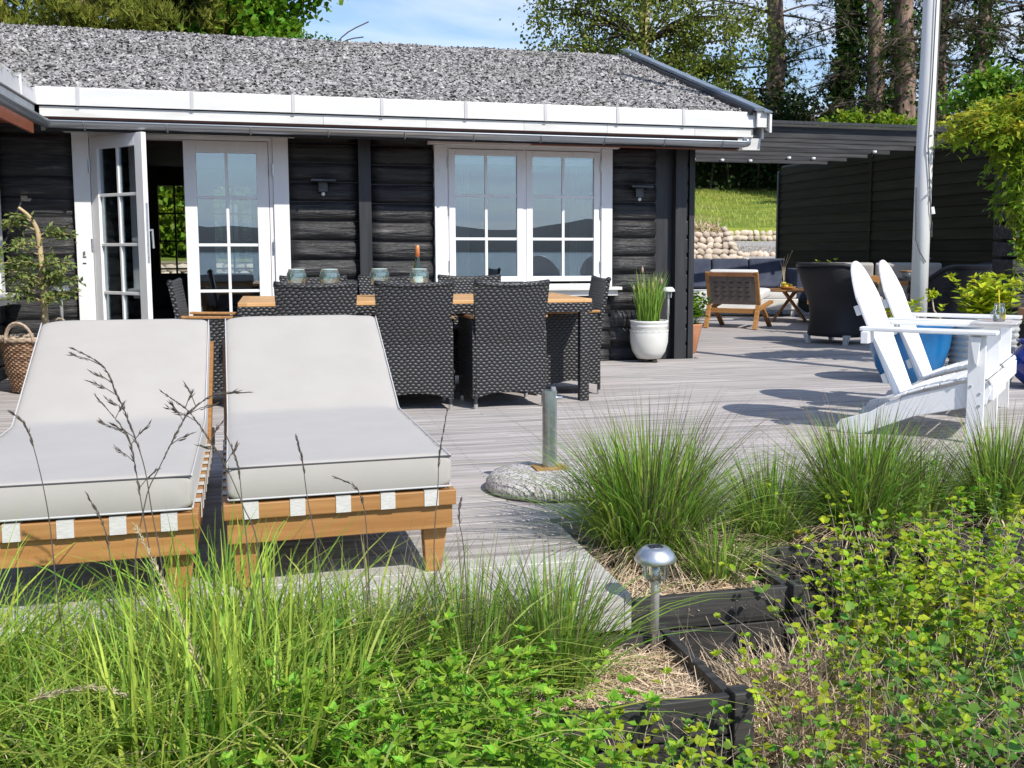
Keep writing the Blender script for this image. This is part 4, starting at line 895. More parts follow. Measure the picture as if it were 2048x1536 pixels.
def chives(loc, n, r, hmin, hmax, name, lab, m, cat_='plant', buds=8, rr=11):
    g = np.random.default_rng(rr); t = thing(name, lab, cat_, loc)
    a = g.uniform(0, 6.28, n); q = r * np.sqrt(g.uniform(0, 1, n)); base = np.stack([q * np.cos(a), q * np.sin(a), np.zeros(n)], 1)
    v, f = ribbons(base, a + g.normal(0, .5, n), g.uniform(.02, .28, n), g.uniform(hmin, hmax, n), g.uniform(.006, .011, n), 5, .1, 3, g); npmesh('stems', v, f, m, t, kind='stuff')
    b = MB()
    for k in range(buds):
        i = k * (n // max(buds, 1)); top = v.reshape(n, -1, 3)[i, -1]; b.lathe([(.003, -.02), (.011, .0), (.012, .02), (.002, .045)], 8, tuple(top))
    if buds: b.build('buds', mat('papery_bud', (.42, .30, .24), None, .8), t)
    return t
chives((3.54, 9.80, .38), 230, .12, .25, .56, 'chive_plant', 'upright chives with papery buds growing in the white glazed pot', G_CHIVE)
def solar_lamp(loc, H, lab, grp=None, clear=True, s=1.0, m=STEEL, rz=0):
    t = thing('solar_lamp', lab, 'solar lamp', loc, rz, grp)
    b = MB(); b.lathe([(.010, 0), (.010, H - .20 * s)], 12); b.build('stake', STEEL, t, smooth=True)
    b = MB(); b.lathe([(.0155 * s, H - .32 * s), (.0155 * s, H - .13 * s), (.022 * s, H - .12 * s)], 16); b.build('post', PALEM, t, smooth=True)
    b = MB(); b.lathe([(.030 * s, H - .122 * s), (.046 * s, H - .105 * s), (.048 * s, H - .055 * s)], 20, cap=(True, False)); b.build('lens', GLASSC, t, smooth=True)
    b = MB(); b.lathe([(.022 * s, H - .12 * s), (.014 * s, H - .10 * s), (.014 * s, H - .06 * s)], 14); b.build('lamp_core', STEEL, t, smooth=True)
    b = MB()
    for k in range(4): a = k * math.pi / 2 + .4; b.tube([(.047 * s * math.cos(a), .047 * s * math.sin(a), H - .118 * s), (.050 * s * math.cos(a), .050 * s * math.sin(a), H - .05 * s)], .003 * s, 5)
    b.build('cage', m, t)
    b = MB(); b.lathe([(.074 * s, H - .052 * s), (.078 * s, H - .045 * s), (.066 * s, H - .022 * s), (.050 * s, H - .006 * s), (.044 * s, H - .002), (.001, H)], 32); b.build('cap', m, t, smooth=True)
    b = MB(); b.bb(-.024 * s, .024 * s, -.018 * s, .018 * s, H, H + .003); b.build('solar_cell', PANEL, t)
    return t
solar_lamp((1.13, 3.05, -.215), .385, 'steel solar garden lamp in the straw-covered bed below the deck corner', s=.88)
solar_lamp((3.76, 9.86, .30), .44, 'small white solar lamp at the rim of the white glazed pot', m=LIDM, s=.9)
solar_lamp((-1.70, 9.25, .30), .52, 'steel solar lamp beside the little tree in the basket', s=.95)
tp = lathe_thing('plant_pot', [(.07, 0), (.085, .01), (.13, .22), (.15, .30), (.155, .32), (.14, .32), (.13, .28)], TERRA, 'tall terracotta pot half hidden behind the house corner', 'plant pot', (4.26, 10.55, 0)); soil_disc(tp, .13, .29)
b = MB(); b.bb(4.135, 4.215, 11.6, 11.68, 0, .80); o = b.build('white_post', WHITE, None, bevel=.004); tag(o, 'short white post beyond the terracotta pot, next to the house corner', 'post')
# blue pot, tub, cobalt pot
bp = lathe_thing('plant_pot', [(.19, 0), (.20, .01), (.27, .12), (.325, .30), (.345, .46), (.355, .475), (.355, .51), (.32, .51), (.31, .45)], BLUE1, 'big turquoise blue pot behind the white garden chairs', 'plant pot', (5.13, 7.76, 0)); soil_disc(bp, .31, .46)
tu = thing('planter_tub', 'ribbed pale zinc tub behind the arms of the white garden chairs', 'planter', (5.72, 7.60, 0))
prof = [(.235, 0), (.24, .01)]
for k in range(9): z = .03 + .05 * k; r = .245 + .035 * k / 8; prof += [(r, z), (r + .010, z + .012), (r + .010, z + .026), (r, z + .038)]
prof += [(.285, .49), (.298, .50), (.298, .515), (.27, .515), (.262, .46)]
b = MB(); b.lathe(prof, 40); b.build('tub_body', TUBM, tu, smooth=True); soil_disc(tu, .26, .47)
cp = lathe_thing('plant_pot', [(.09, 0), (.10, .01), (.18, .08), (.235, .17), (.24, .23), (.20, .31), (.155, .345), (.16, .36), (.19, .375), (.19, .39), (.15, .39), (.14, .34)], BLUE2, 'glossy cobalt blue pot at the right edge of the photo', 'plant pot', (5.90, 7.10, 0)); soil_disc(cp, .145, .35)

# ---- willow basket + little tree
bk = thing('willow_basket', 'brown willow basket with a pale looped rim, left of the loungers', 'basket', (-1.83, 8.95, 0))
b = MB(); H_ = .42; ns = 30
for k in range(26):
    z = .02 + .0155 * k; r = .155 + .075 * (z / H_) ** .8
    pts = []
    for j in range(ns * 2 + 1): a = 2 * math.pi * j / (ns * 2); pts.append(((r + .006 * math.cos(math.pi * j + math.pi * k)) * math.cos(a) * 1.12, (r + .006 * math.cos(math.pi * j + math.pi * k)) * math.sin(a), z))
    b.tube(pts, .0072, 5, cap=False)
b.build('weave', BASKM, bk, kind='stuff')
b = MB(); b.lathe([(.13, .005), (.145, .01), (.225, .42), (.20, .42)], 30); b.build('basket_wall', BARKD, bk)
for kk in range(2):
    b = MB(); b.tube([(.245 * 1.10 * math.cos(2 * math.pi * j / 40), .240 * math.sin(2 * math.pi * j / 40), .425 + .012 * math.sin(j * 1.7 + kk * 3)) for j in range(41)], .013, 7, cap=False); b.build('rim', BASKR, bk, smooth=True)
for a0 in (-1.9, 1.1):
    b = MB()
    for q in range(2): b.tube([((.24 + q * .008) * math.cos(a0 + .42 * math.cos(math.pi * j / 12)) * 1.1, (.24 + q * .01) * math.sin(a0 + .42 * math.cos(math.pi * j / 12)), .40 + (.145 + q * .012) * math.sin(math.pi * j / 12)) for j in range(13)], .0105, 7)
    b.build('handle', BASKR, bk, smooth=True)
soil_disc(bk, .20, .36)

# ================================================================== FAR LOUNGE AREA
lc = thing('lounge_chair', 'low teak lounge chair with pale cushion, seen from behind through the gap', 'lounge chair', (6.40, 13.95, 0), R(-43))
# local: faces +y
for s in (-1, 1):
    x = s * .36
    b = MB(); b.beam((x, -.36, .0), (x, -.22, .33), .05, .06, up=(1, 0, 0)); b.build('rear_leg', TEAK, lc, bevel=.004)
    b = MB(); b.beam((x, -.19, .34), (x, -.34, .80), .045, .055, up=(1, 0, 0)); b.build('back_post', TEAK, lc, bevel=.004)
    b = MB(); b.beam((x, -.25, .27), (x, .42, .36), .045, .06, up=(1, 0, 0)); b.build('side_rail', TEAK, lc, bevel=.004)
    b = MB(); b.beam((x, .0, .28), (x, .36, .0), .045, .06, up=(1, 0, 0)); b.build('front_leg', TEAK, lc, bevel=.004)
b = MB(); b.beam((-.34, -.235, .25), (.34, -.235, .25), .04, .07); b.build('rear_rail', TEAK, lc, bevel=.004)
b = MB(); b.beam((-.34, -.33, .765), (.34, -.33, .765), .04, .06); b.build('top_rail', TEAKD, lc, bevel=.004)
b = MB(); b.hexa([(-.335, -.225, .34), (.335, -.225, .34), (.335, -.215, .34), (-.335, -.215, .34), (-.335, -.335, .735), (.335, -.335, .735), (.335, -.325, .735), (-.335, -.325, .735)]); b.build('webbing_back', GREYSTRAP, lc)
for rr_ in range(4):
    for c_ in range(5):
        z = .45 + .065 * rr_; y = -.225 - .11 * (z - .34) / .395 - .004; b = MB(); b.bb(-.27 + .115 * c_, -.21 + .115 * c_, y - .003, y + .004, z, z + .014); b.build('webbing_slot', BLACKV, lc)
cushion('seat_cushion', [(-.19, .36), (.1, .40), (.42, .43)], .70, .13, FABRICW, lc, piping=False)
cushion('back_cushion', [(-.17, .40), (-.25, .62), (-.31, .84)], .70, .12, FABRICW, lc, piping=False).location = (0, .12, 0)
ct = thing('coffee_table', 'round teak coffee table on splayed legs beside the low lounge chair', 'coffee table', (7.75, 15.0, 0))
b = MB(); b.lathe([(.001, .47), (.47, .47), (.50, .48), (.50, .495), (.49, .50), (.001, .50)], 48); b.build('top', TEAK, ct)
for k in range(4):
    a = k * math.pi / 2 + .3; b = MB(); b.tube([(-.12 * math.cos(a), -.12 * math.sin(a), .465), (.36 * math.cos(a), .36 * math.sin(a), .0)], [.032, .016], 10); b.build('leg', TEAK, ct, smooth=True)
fr_ = thing('fruit_bowl', 'shallow bowl of yellow fruit on the round coffee table', 'fruit bowl', (7.62, 14.85, .501))
b = MB(); b.lathe([(.05, 0), (.13, .03), (.15, .045), (.14, .045), (.05, .012)], 24); b.build('bowl', TEAKL, fr_, smooth=True)
for k in range(6):
    b = MB(); b.lathe([(.004, -.04), (.022, -.022), (.03, 0), (.022, .022), (.004, .042)], 10); o = b.build('fruit', YEL, fr_, smooth=True); o.location = (.07 * math.cos(k), .07 * math.sin(k * 1.3), .06 + .012 * (k % 2)); o.rotation_euler = (R(80), 0, k)
vs = thing('glass_vase', 'clear glass jar with greenery on the round coffee table', 'vase', (7.72, 15.15, .501))
b = MB(); b.lathe([(.05, 0), (.055, .01), (.055, .13), (.045, .17), (.03, .20), (.035, .23)], 20, cap=(True, False)); b.build('glass', GLASSC, vs, smooth=True)
b = MB(); b.lathe([(.001, .005), (.045, .01), (.045, .10), (.001, .11)], 14); b.build('lemons', YEL, vs, smooth=True)
b = MB(); [b.tube([(0, 0, .1), (.02 * k, .03, .35), (.07 * k, .0, .5 + .05 * k)], .004, 5) for k in (-1, 0, 1, 2)]; b.build('sprig', PALEBARK, vs)
bo = MB(); bo.bb(-.14, .14, -.1, .1, 0, .02); bo.bb(-.15, .0, -.1, .1, .02, .028); o = bo.build('book', PAPER, None, loc=(7.98, 14.8, .501), rz=.4); tag(o, 'pale open book on the right side of the coffee table', 'book')
# slate blue sofa behind
sf = thing('garden_sofa', 'slate blue cushioned sofa in front of the rounded stone bank', 'sofa', (7.35, 16.5, 0), R(-10))
b = MB(); b.bb(-1.5, 1.12, -.4, .4, .12, .30); b.build('base', WHITEW, sf, bevel=.01)
for k in range(4):
    cushion('seat_cushion', [(-.40, .30), (0, .30), (.28, .30)], .64, .14, FABRICW, sf, piping=False).location = (-1.18 + .65 * k, 0, 0)
    cushion('back_cushion', [(.18, .42), (.28, .68), (.33, .93)], .64, .20, NAVY, sf, piping=False).location = (-1.18 + .65 * k, .14, 0)
cushion('arm_cushion', [(-.38, .28), (0, .3), (.42, .30)], .22, .50, NAVY, sf, piping=False).location = (1.20, 0, 0)
for sx in (-1.42, 1.04):
    for sy in (-.34, .34): b = MB(); b.bb(sx - .03, sx + .03, sy - .03, sy + .03, 0, .12); b.build('leg', WHITEW, sf)
ot = thing('sun_bed', 'low wooden bench bed with light grey cushion behind the tall wicker armchair', 'sun bed', (8.05, 13.75, 0), R(-35))
b = MB(); b.bb(-.35, .62, -.6, .6, .20, .30); b.build('frame', TEAKD, ot, bevel=.006)
for k in range(7): b = MB(); b.bb(-.352, -.348, -.5 + .15 * k, -.44 + .15 * k, .205, .30); b.bb(-.35 + .14 * k, -.29 + .14 * k, -.603, -.601, .205, .30); b.build('webbing_strap', GREYSTRAP, ot)
for sx in (-.28, .5):
    for sy in (-.5, .5): b = MB(); b.bb(sx - .04, sx + .04, sy - .04, sy + .04, 0, .20); b.build('leg', TEAKD, ot)
cushion('cushion', [(-.58, .301), (0, .301), (.58, .301)], .95, .14, FABRIC, ot, piping=False)

def tub_chair(loc, rz, lab, s=1.0, flat=False):
    t = thing('wicker_armchair', lab, 'armchair', loc, rz, 'dark wicker armchairs in the far seating area'); t.scale = (s, s, s)
    def shell(off, mname, m):
        b = MB(); na, nz_ = 28, 12; V = []; k = nz_ + 1
        for i in range(na + 1):
            th = R(-132 + 264 * i / na)   # 0 = back (-y)
            hh = .92 - .22 * sm(abs(math.degrees(th)), 38, 100) - .10 * sm(abs(math.degrees(th)), 100, 132)
            for j in range(nz_ + 1):
                u = j / nz_; z = .09 + (hh - .09) * u
                f_ = 1.0 - .13 * math.sin(math.pi * min(z / .62, 1)) + .16 * sm(z, .5, .92)
                ex = .37 * f_ + off; ey = .35 * f_ + off
                c, sn = math.sin(th), -math.cos(th); pw = .75
                x = math.copysign(abs(c) ** pw, c) * ex; y = math.copysign(abs(sn) ** pw, sn) * ey
                V.append((x, y - .10 * sm(z, .4, .92) * max(0, math.cos(th)), z))
        b.v = V; b.f = [(i * k + j, (i + 1) * k + j, (i + 1) * k + j + 1, i * k + j + 1) for i in range(na) for j in range(nz_)]
        return b, na, k
    b, na, k = shell(0, 's', WICKF); o = b.build('woven_shell', WICKT if flat else WICKF, t, smooth=True); md = o.modifiers.new('s', 'SOLIDIFY'); md.thickness = .03
    rim = [Vector(b.v[i * k + k - 1]) for i in range(na + 1)]; b = MB(); b.tube(rim, .024, 8); b.build('rim', WICKF, t, smooth=True)
    b = MB(); b.lathe([(.001, .30), (.24, .30), (.27, .33), (.27, .40), (.25, .43), (.001, .44)], 28); b.build('seat_cushion', NAVY if flat else GREYSTRAP, t, smooth=True)
    b = MB(); b.prism([(-.30, .10), (.30, .10), (.31, .32), (-.31, .32)], .26, .28, 'y'); b.build('front_panel', WICKF, t)
    for sx in (-1, 1):
        for sy in (-.26, .24): b = MB(); b.hexa([(sx * .25 - .022, sy - .022, 0), (sx * .25 + .022, sy - .022, 0), (sx * .25 + .022, sy + .022, 0), (sx * .25 - .022, sy + .022, 0), (sx * .27 - .035, sy - .03, .11), (sx * .27 + .035, sy - .03, .11), (sx * .27 + .035, sy + .03, .11), (sx * .27 - .035, sy + .03, .11)]); b.build('leg', WHITEW, t)
    return t
tub_chair((6.50, 11.30, 0), R(-62), 'large black wicker armchair with flared back just left of the white garden chairs', 1.02, True)
tub_chair((7.55, 12.75, 0), R(-125), 'dark wicker armchair whose rounded rim peeks over the large black one', 1.0)
tub_chair((7.55, 10.75, 0), R(10), 'dark wicker armchair with rounded back right of the flagpole', 1.0)
tub_chair((8.75, 12.1, 0), R(75), 'dark wicker armchair with a pale curved rim, rightmost of the far seats', 1.0)
bs = thing('bench_sofa', 'wood framed outdoor sofa with pale cushions behind the flagpole', 'sofa', (8.65, 14.1, 0), R(-28))
b = MB(); b.bb(-.95, .95, -.38, .38, .30, .38); b.build('frame', TEAK, bs, bevel=.006)
b = MB(); b.bb(-.95, .95, -.42, -.385, .60, .74); b.build('back_board', TEAK, bs, bevel=.006)
for sx in (-.85, 0, .85): b = MB(); b.beam((sx, -.40, 0), (sx, -.40, .60), .05, .05); b.beam((sx, .34, 0), (sx, .34, .3), .05, .05); b.build('leg', WHITEW, bs)
for k in range(2):
    cushion('seat_cushion', [(-.36, .38), (0, .38), (.36, .38)], .92, .12, FABRIC, bs, piping=False).location = (-.475 + .95 * k, 0, 0)
    cushion('back_cushion', [(-.22, .50), (-.28, .70), (-.33, .93)], .92, .14, FABRIC, bs, piping=False).location = (-.475 + .95 * k, 0, 0)
bw = thing('serving_bowl', 'small white bowl and orange wooden board on the far seating area table', 'bowl', (8.05, 12.2, .74))
b = MB(); b.lathe([(.06, 0), (.10, .02), (.13, .08), (.12, .08), (.06, .01)], 20); b.build('bowl', POTW, bw, smooth=True)
b = MB(); b.lathe([(.14, .081), (.14, .10), (.001, .10)], 20); b.build('lid', TEAKL, bw)
t2 = thing('side_table', 'small dark side table carrying the white bowl, behind the wicker armchairs', 'side table', (8.05, 12.2, 0))
b = MB(); b.lathe([(.30, .71), (.30, .739), (.001, .739)], 28); b.build('top', IRON, t2); b = MB(); b.lathe([(.2, 0), (.2, .015), (.025, .03), (.025, .71)], 20); b.build('pedestal', IRON, t2)

# ================================================================== SHED, PERGOLA ROOF, STACKED LOG WALL
sh = thing('garden_shed', 'long dark shed wall of horizontal boards behind the seating area', 'shed', (0, 0, 0))
XS = 9.40
for k in range(17):
    z0 = .0 + .1585 * k
    for (y0, y1) in ((11.95, 15.42), (15.50, 18.7)):
        b = MB(); b.prism([(z0, XS + .03), (z0, XS), (z0 + .15, XS + .018), (z0 + .15, XS + .03)], y0, y1, 'y'); b.v = [(p[2], p[1], p[0]) for p in [(q[0], q[1], q[2]) for q in b.v]]
        b.build('board', SHEDB, sh)
b = MB(); b.bb(XS + .031, XS + 3.0, 11.95, 18.7, -.4, 2.72); b.build('shed_body', BLACKV, sh)
b = MB(); b.bb(XS - .015, XS + .03, 15.425, 15.495, 0, 2.66); b.build('cover_batten', SHEDB, sh)
b = MB(); b.bb(XS - .03, XS + .03, 18.70, 18.76, 0, 2.62); b.build('corner_board', BLACKV, sh)
b = MB(); b.bb(XS - .03, XS + .05, 11.85, 11.945, -.02, 2.62); b.build('corner_board', BLACKV, sh)
b = MB(); b.tube([(XS - .012, 13.75, .98), (XS - .045, 13.75, 1.0), (XS - .045, 13.75, 1.36), (XS - .012, 13.75, 1.38)], .013, 8); b.build('door_handle', LIDM, sh)
ORD = ['first', 'second', 'third', 'fourth', 'fifth', 'sixth', 'seventh', 'eighth', 'ninth', 'tenth', 'eleventh']
pg = thing('pergola_roof', 'flat roof of dark weathered beams joining the house corner and the shed', 'pergola', (0, 0, 0))
zt = 2.60
for i, y in enumerate((12.9, 13.55, 14.2, 14.85, 15.5, 16.15, 16.8)):
    b = MB(); b.bb(3.4, XS + (-.05 if i > 0 else .9), y, y + .055, zt - (.0 if i else .015), zt + .165); b.build('beam', ROOFB, pg, bevel=.004)
    b = MB()
b = MB()
b = MB(); b.bb(3.3, XS + 1.0, 12.80, 12.84, zt + .160, zt + .20); b.build('roof_edge', BLACKV, pg)
for k, (x, y) in enumerate([(4.75 + .52 * i, 16.775) for i in range(7)] + [(8.25, 16.1), (8.7, 16.1), (9.05, 14.8), (9.2, 13.5)]):
    t = thing('spot_lamp', 'small round white spot lamp, ' + ORD[k] + ' from the left under the pergola beams', 'spot lamp', (x, y, zt + .03), 0, 'spot lamps under the pergola beams')
    b = MB(); b.lathe([(.026, -.02), (.032, -.01), (.032, .02), (.001, .02)], 12); b.build('lamp_body', LIDM, t, smooth=True)
b = MB(); b.bb(3.45, 3.55, 16.86, 16.95, .1, zt); b.build('post', BLACKV, pg)
ls = thing('log_annex', 'corner of a black annex wall of stacked boards at the right edge', 'annex', (0, 0, 0))
for k in range(13):
    b = MB(); b.bb(6.92, 8.4, 8.78, 9.1, .02 + .17 * k, .165 + .17 * k); b.build('stacked_board', BLACK, ls, bevel=.015)
b = MB(); b.bb(7.0, 8.4, 8.83, 9.1, 0, 2.2); b.build('annex_core', BLACKV, ls)
b = MB(); b.hexa([(6.75, 8.55, 2.32), (8.6, 8.55, 2.30), (8.6, 9.3, 2.34), (6.75, 9.3, 2.34), (6.75, 8.55, 2.42), (8.6, 8.55, 2.40), (8.6, 9.3, 2.46), (6.75, 9.3, 2.46)]); b.build('roof_edge', WHITEW, ls)
bx = thing('brick_block', 'pale orange block standing against the black annex at the right edge', 'brick', (6.98, 8.62, .42)); b = MB(); b.bb(-.06, .16, -.06, .06, 0, .13); b.build('block', BRICKM, bx, bevel=.008)
b = MB(); b.bb(-.1, .3, -.1, .1, -.42, 0); b.build('plinth', BLACKV, bx)

# ================================================================== STONE BANK AND STEPS BEHIND
bank = thing('stone_bank', 'rounded fieldstone retaining bank with gravel steps below the lawn', 'retaining wall', (0, 0, 0))
def stone_mesh(seed):
    r = random.Random(seed); bm = bmesh.new(); bmesh.ops.create_icosphere(bm, subdivisions=1, radius=1)
    for v in bm.verts: v.co *= 1 + .55 * (r.random() - .5)
    me = bpy.data.meshes.new('stone'); bm.to_mesh(me); bm.free(); me.materials.append(STONE); me.polygons.foreach_set('use_smooth', [True] * len(me.polygons)); return me
SM = [stone_mesh(i) for i in range(6)]
def stone(x, y, z, s, sy=.6, sz=.80):
    o = link('stone', rnd.choice(SM), None, bank); o.location = (x, y, z); q = rnd.uniform(.85, 1.15); o.scale = (s * q, s * sy, s * sz / q); o.rotation_euler = (rnd.uniform(-.3, .3), rnd.uniform(-.5, .5), rnd.uniform(-.4, .4))
def wallpatch(x0, x1, zb, zt_, y0, sl, s):
    z = zb
    while z < zt_:
        x = x0 + rnd.uniform(0, s)
        while x < x1: stone(x, y0 + (z - zb) * sl, z, s * rnd.uniform(.85, 1.15)); x += s * 1.62
        z += s * 1.12
wallpatch(-2.6, 1.6, .62, .90, 21.1, .4, .13)
wallpatch(7.4, 9.75, .55, 1.46, 20.55, 1.62, .115)
for i in range(9): stone(9.74 + .05 * math.sin(i), 20.6 + .2 * i, .66 + .115 * i, .10, 1, .8)
for (z0, z1, y) in ((.58, .72, 20.8), (.98, 1.08, 21.62), (1.36, 1.60, 22.40)): wallpatch(9.85, 12.4, z0 + .03, z1, y, .2, .10)
for (z, y0, y1) in ((.86, 20.88, 21.62), (1.20, 21.70, 22.38)):
    b = MB(); b.hexa([(9.8, y0, z - .6), (12.4, y0, z - .6), (12.4, y1, z - .6), (9.8, y1, z - .6), (9.8, y0, z), (12.4, y0, z), (12.4, y1, z + .12), (9.8, y1, z + .12)]); b.build('gravel_step', GRAVEL, bank)
b = MB(); b.hexa([(9.8, 22.46, .9), (12.4, 22.46, .9), (12.4, 22.7, .9), (9.8, 22.7, .9), (9.8, 22.46, 1.60), (12.4, 22.46, 1.60), (12.4, 22.7, 1.62), (9.8, 22.7, 1.62)]); b.build('bank_earth', MORTAR, bank)
b = MB(); b.hexa([(7.2, 20.75, .3), (9.7, 20.75, .3), (9.7, 22.5, .3), (7.2, 22.5, .3), (7.2, 20.6, .50), (9.7, 20.6, .50), (9.7, 22.5, 1.60), (7.2, 22.5, 1.60)]); b.build('bank_earth', MORTAR, bank)
b = MB(); b.hexa([(-3.5, 21.2, .2), (1.8, 21.2, .2), (1.8, 21.5, .2), (-3.5, 21.5, .2), (-3.5, 21.2, .85), (1.8, 21.2, .85), (1.8, 21.5, .9), (-3.5, 21.5, .9)]); b.build('bank_earth', MORTAR, bank)
for k, (x, y) in enumerate(((9.52, 23.4), (9.78, 23.5), (9.97, 23.5), (10.25, 23.5))):
    t = thing('lawn_lamp', 'slim black-capped solar stick, ' + ORD[k] + ' from the left of the four on the lawn', 'solar lamp', (x, y, 1.35), 0, 'four solar sticks on the lawn')
    b = MB(); b.lathe([(.014, 0), (.014, .40)], 8); b.build('stick', BLACKV, t); b = MB(); b.lathe([(.03, .40), (.03, .42), (.012, .44)], 10); b.build('cap', BLACKV, t)
# ================================================================== PLANTERS
def planter(lab, boards, posts, soil, straw=0, loc=(0, 0, 0)):
    t = thing('planter_box', lab, 'planter box', loc, 0, 'stepped black planter boxes below the deck')
    for (x0, x1, y0, y1, ztop, n) in boards:
        for k in range(n):
            z1 = ztop - k * .118; b = MB(); b.bb(x0, x1, y0, y1, z1 - .112, z1); b.build('board', BLACKB, t, bevel=.003)
    for (x, y, z) in posts:
        b = MB(); b.bb(x - .03, x + .03, y - .03, y + .03, -.55, z); b.build('post', BLACKB, t, bevel=.004)
    x0, x1, y0, y1, z = soil; b = MB(); nn = 14
    b.v = [(x0 + (x1 - x0) * i / nn, y0 + (y1 - y0) * j / nn, z + .02 * noise.noise(Vector((i * .6 + x0, j * .6, 2)))) for j in range(nn + 1) for i in range(nn + 1)]
    b.f = [(j * (nn + 1) + i, j * (nn + 1) + i + 1, (j + 1) * (nn + 1) + i + 1, (j + 1) * (nn + 1) + i) for j in range(nn) for i in range(nn)]
    b.build('soil', SOIL, t, smooth=True)
    return t
PA = planter('black board planter box beside the deck corner holding the largest fine grass tuft', [(1.10, 1.69, 3.19, 3.22, -.05, 4), (1.66, 1.69, 3.225, 3.62, -.05, 4), (1.085, 1.11, 3.225, 4.03, -.05, 4)], [(1.70, 3.185, -.035)], (1.11, 1.66, 3.22, 4.03, -.11))
PB = planter('long low black planter box before the deck edge, straw mulch at its right end', [(-1.6, 1.20, 2.585, 2.615, -.13, 3), (1.175, 1.205, 2.62, 3.18, -.13, 4), (-1.6, 1.17, 3.08, 3.11, -.13, 3)], [(1.215, 2.59, -.115), (.35, 2.57, -.14)], (-1.6, 1.175, 2.615, 3.08, -.21))
PC = planter('black planter box under the fine grass row behind the lime green shrub', [(1.70, 2.52, 3.635, 3.665, -.05, 3)], [(1.72, 3.61, -.06), (2.50, 3.61, -.05)], (1.70, 2.53, 3.665, 4.02, -.11))
PD = planter('black planter box at the right edge of the photo, beyond the lime green shrub', [(2.56, 6.4, 3.62, 3.65, -.045, 3)], [(2.58, 3.6, -.035), (6.38, 3.6, -.035)], (2.54, 6.4, 3.65, 4.02, -.11))

def fstrip(name, parts, m, parent=None, **k):
    V, F = cat(parts); return npmesh(name, V, F, m, parent, **k)
def clumpbase(cx, cy, z, rx, ry, n):
    a = rg.uniform(0, 6.283, n); q = np.sqrt(rg.uniform(0, 1, n)); return np.stack([cx + rx * q * np.cos(a), cy + ry * q * np.sin(a), np.full(n, z)], 1), a
def tuft(lab, cx, cy, z, rx, ry, n, h, leanmax=1.1, w=.0054, m=None, brown=.18, grp='fine grass tufts in the planter boxes'):
    t = thing('grass_tuft', lab, 'ornamental grass', (0, 0, 0), 0, grp)
    base, a = clumpbase(cx, cy, z, rx, ry, n); out = np.hypot(base[:, 0] - cx, base[:, 1] - cy) / max(rx, ry)
    v, f = ribbons(base, a + rg.normal(0, .6, n), np.clip(rg.uniform(.05, leanmax, n) * (.5 + .7 * out), 0, 1.35), h * rg.uniform(.42, 1.10, n), w * rg.uniform(.5, 1.55, n), 6, .42)
    npmesh('blades', v, f, m or G_TUFT, t, kind='stuff')
    nb_ = int(n * brown); base, a = clumpbase(cx, cy, z, rx, ry, nb_)
    v, f = ribbons(base, a, rg.uniform(.15, .75, nb_), h * rg.uniform(.9, 1.28, nb_), np.full(nb_, w * .62), 6, .25); npmesh('flower_stalks', v, f, G_BROWN, t, kind='stuff')
    nd = int(n * .22); base, a = clumpbase(cx, cy, z, rx * 1.2, ry * 1.2, nd)
    v, f = ribbons(base, a, rg.uniform(.8, 1.5, nd), h * rg.uniform(.25, .6, nd), np.full(nd, w * .8), 4, .6); npmesh('dry_blades', v, f, STRAW, t, kind='stuff')
    return t
tuft('largest fine green grass tuft, right of the parasol base', 1.38, 3.80, -.12, .16, .15, 1500, .60, leanmax=.85, w=.0070)
tuft('low grass tuft below the largest one, behind the solar lamp', 1.52, 3.46, -.12, .08, .07, 260, .26, w=.0065)
tuft('small sparse grass tuft just right of the largest one', 1.93, 3.88, -.12, .10, .09, 520, .42, leanmax=.9, w=.0065)
tuft('dense fine grass tuft in front of the white armchairs', 2.36, 3.88, -.12, .14, .11, 1150, .56, leanmax=.85, w=.0070)
tuft('small grass tuft under the front leg of the nearest armchair', 2.66, 3.90, -.12, .08, .08, 420, .42, leanmax=.9, w=.0065)
tuft('fine grass tuft at the right edge of the photo', 3.06, 3.90, -.12, .12, .10, 850, .52, leanmax=.85, w=.0070)
tuft('fine grass tuft half outside the right edge', 3.48, 3.86, -.12, .13, .10, 700, .5, w=.0065)
tuft('fine grass tuft well beyond the right edge of the photo', 4.5, 3.86, -.12, .13, .10, 700, .5, w=.0065)
tuft('fine grass tuft left of the straw mulch, below the deck corner', .76, 2.88, -.21, .09, .09, 520, .46, leanmax=.9, w=.0062)
tuft('fine grass tuft in front of the lounger leg, centre of the long planter', .50, 2.88, -.21, .10, .09, 560, .46, leanmax=.9, w=.0062)
tuft('sparse grass tuft in front of the space between deck leg and herb patch', .24, 2.88, -.21, .10, .10, 450, .46, leanmax=.9, w=.0062)

# tall meadow grass on the left
n = 3300; base = np.stack([rg.uniform(-1.0, .16, n), rg.uniform(2.30, 3.06, n), np.full(n, -.26)], 1)
hh = rg.uniform(.32, .66, n) * (1.0 - .15 * np.sin(base[:, 0] * 9)); v1 = ribbons(base, rg.uniform(0, 6.283, n), rg.uniform(.03, .85, n), hh, rg.uniform(.005, .0125, n), 6, .40)
n = 900; base = np.stack([rg.uniform(-.95, .40, n), rg.uniform(2.2, 2.95, n), np.full(n, -.3)], 1)
v2 = ribbons(base, rg.uniform(0, 6.283, n), rg.uniform(.5, 1.3, n), rg.uniform(.45, .8, n), rg.uniform(.007, .014, n), 8, .55)
n = 800; base = np.stack([rg.uniform(-1.0, .4, n), rg.uniform(2.2, 2.95, n), np.full(n, -.3)], 1)
v3 = ribbons(base, rg.uniform(0, 6.283, n), rg.uniform(.3, 1.2, n), rg.uniform(.3, .6, n), rg.uniform(.003, .0055, n), 6, .5)
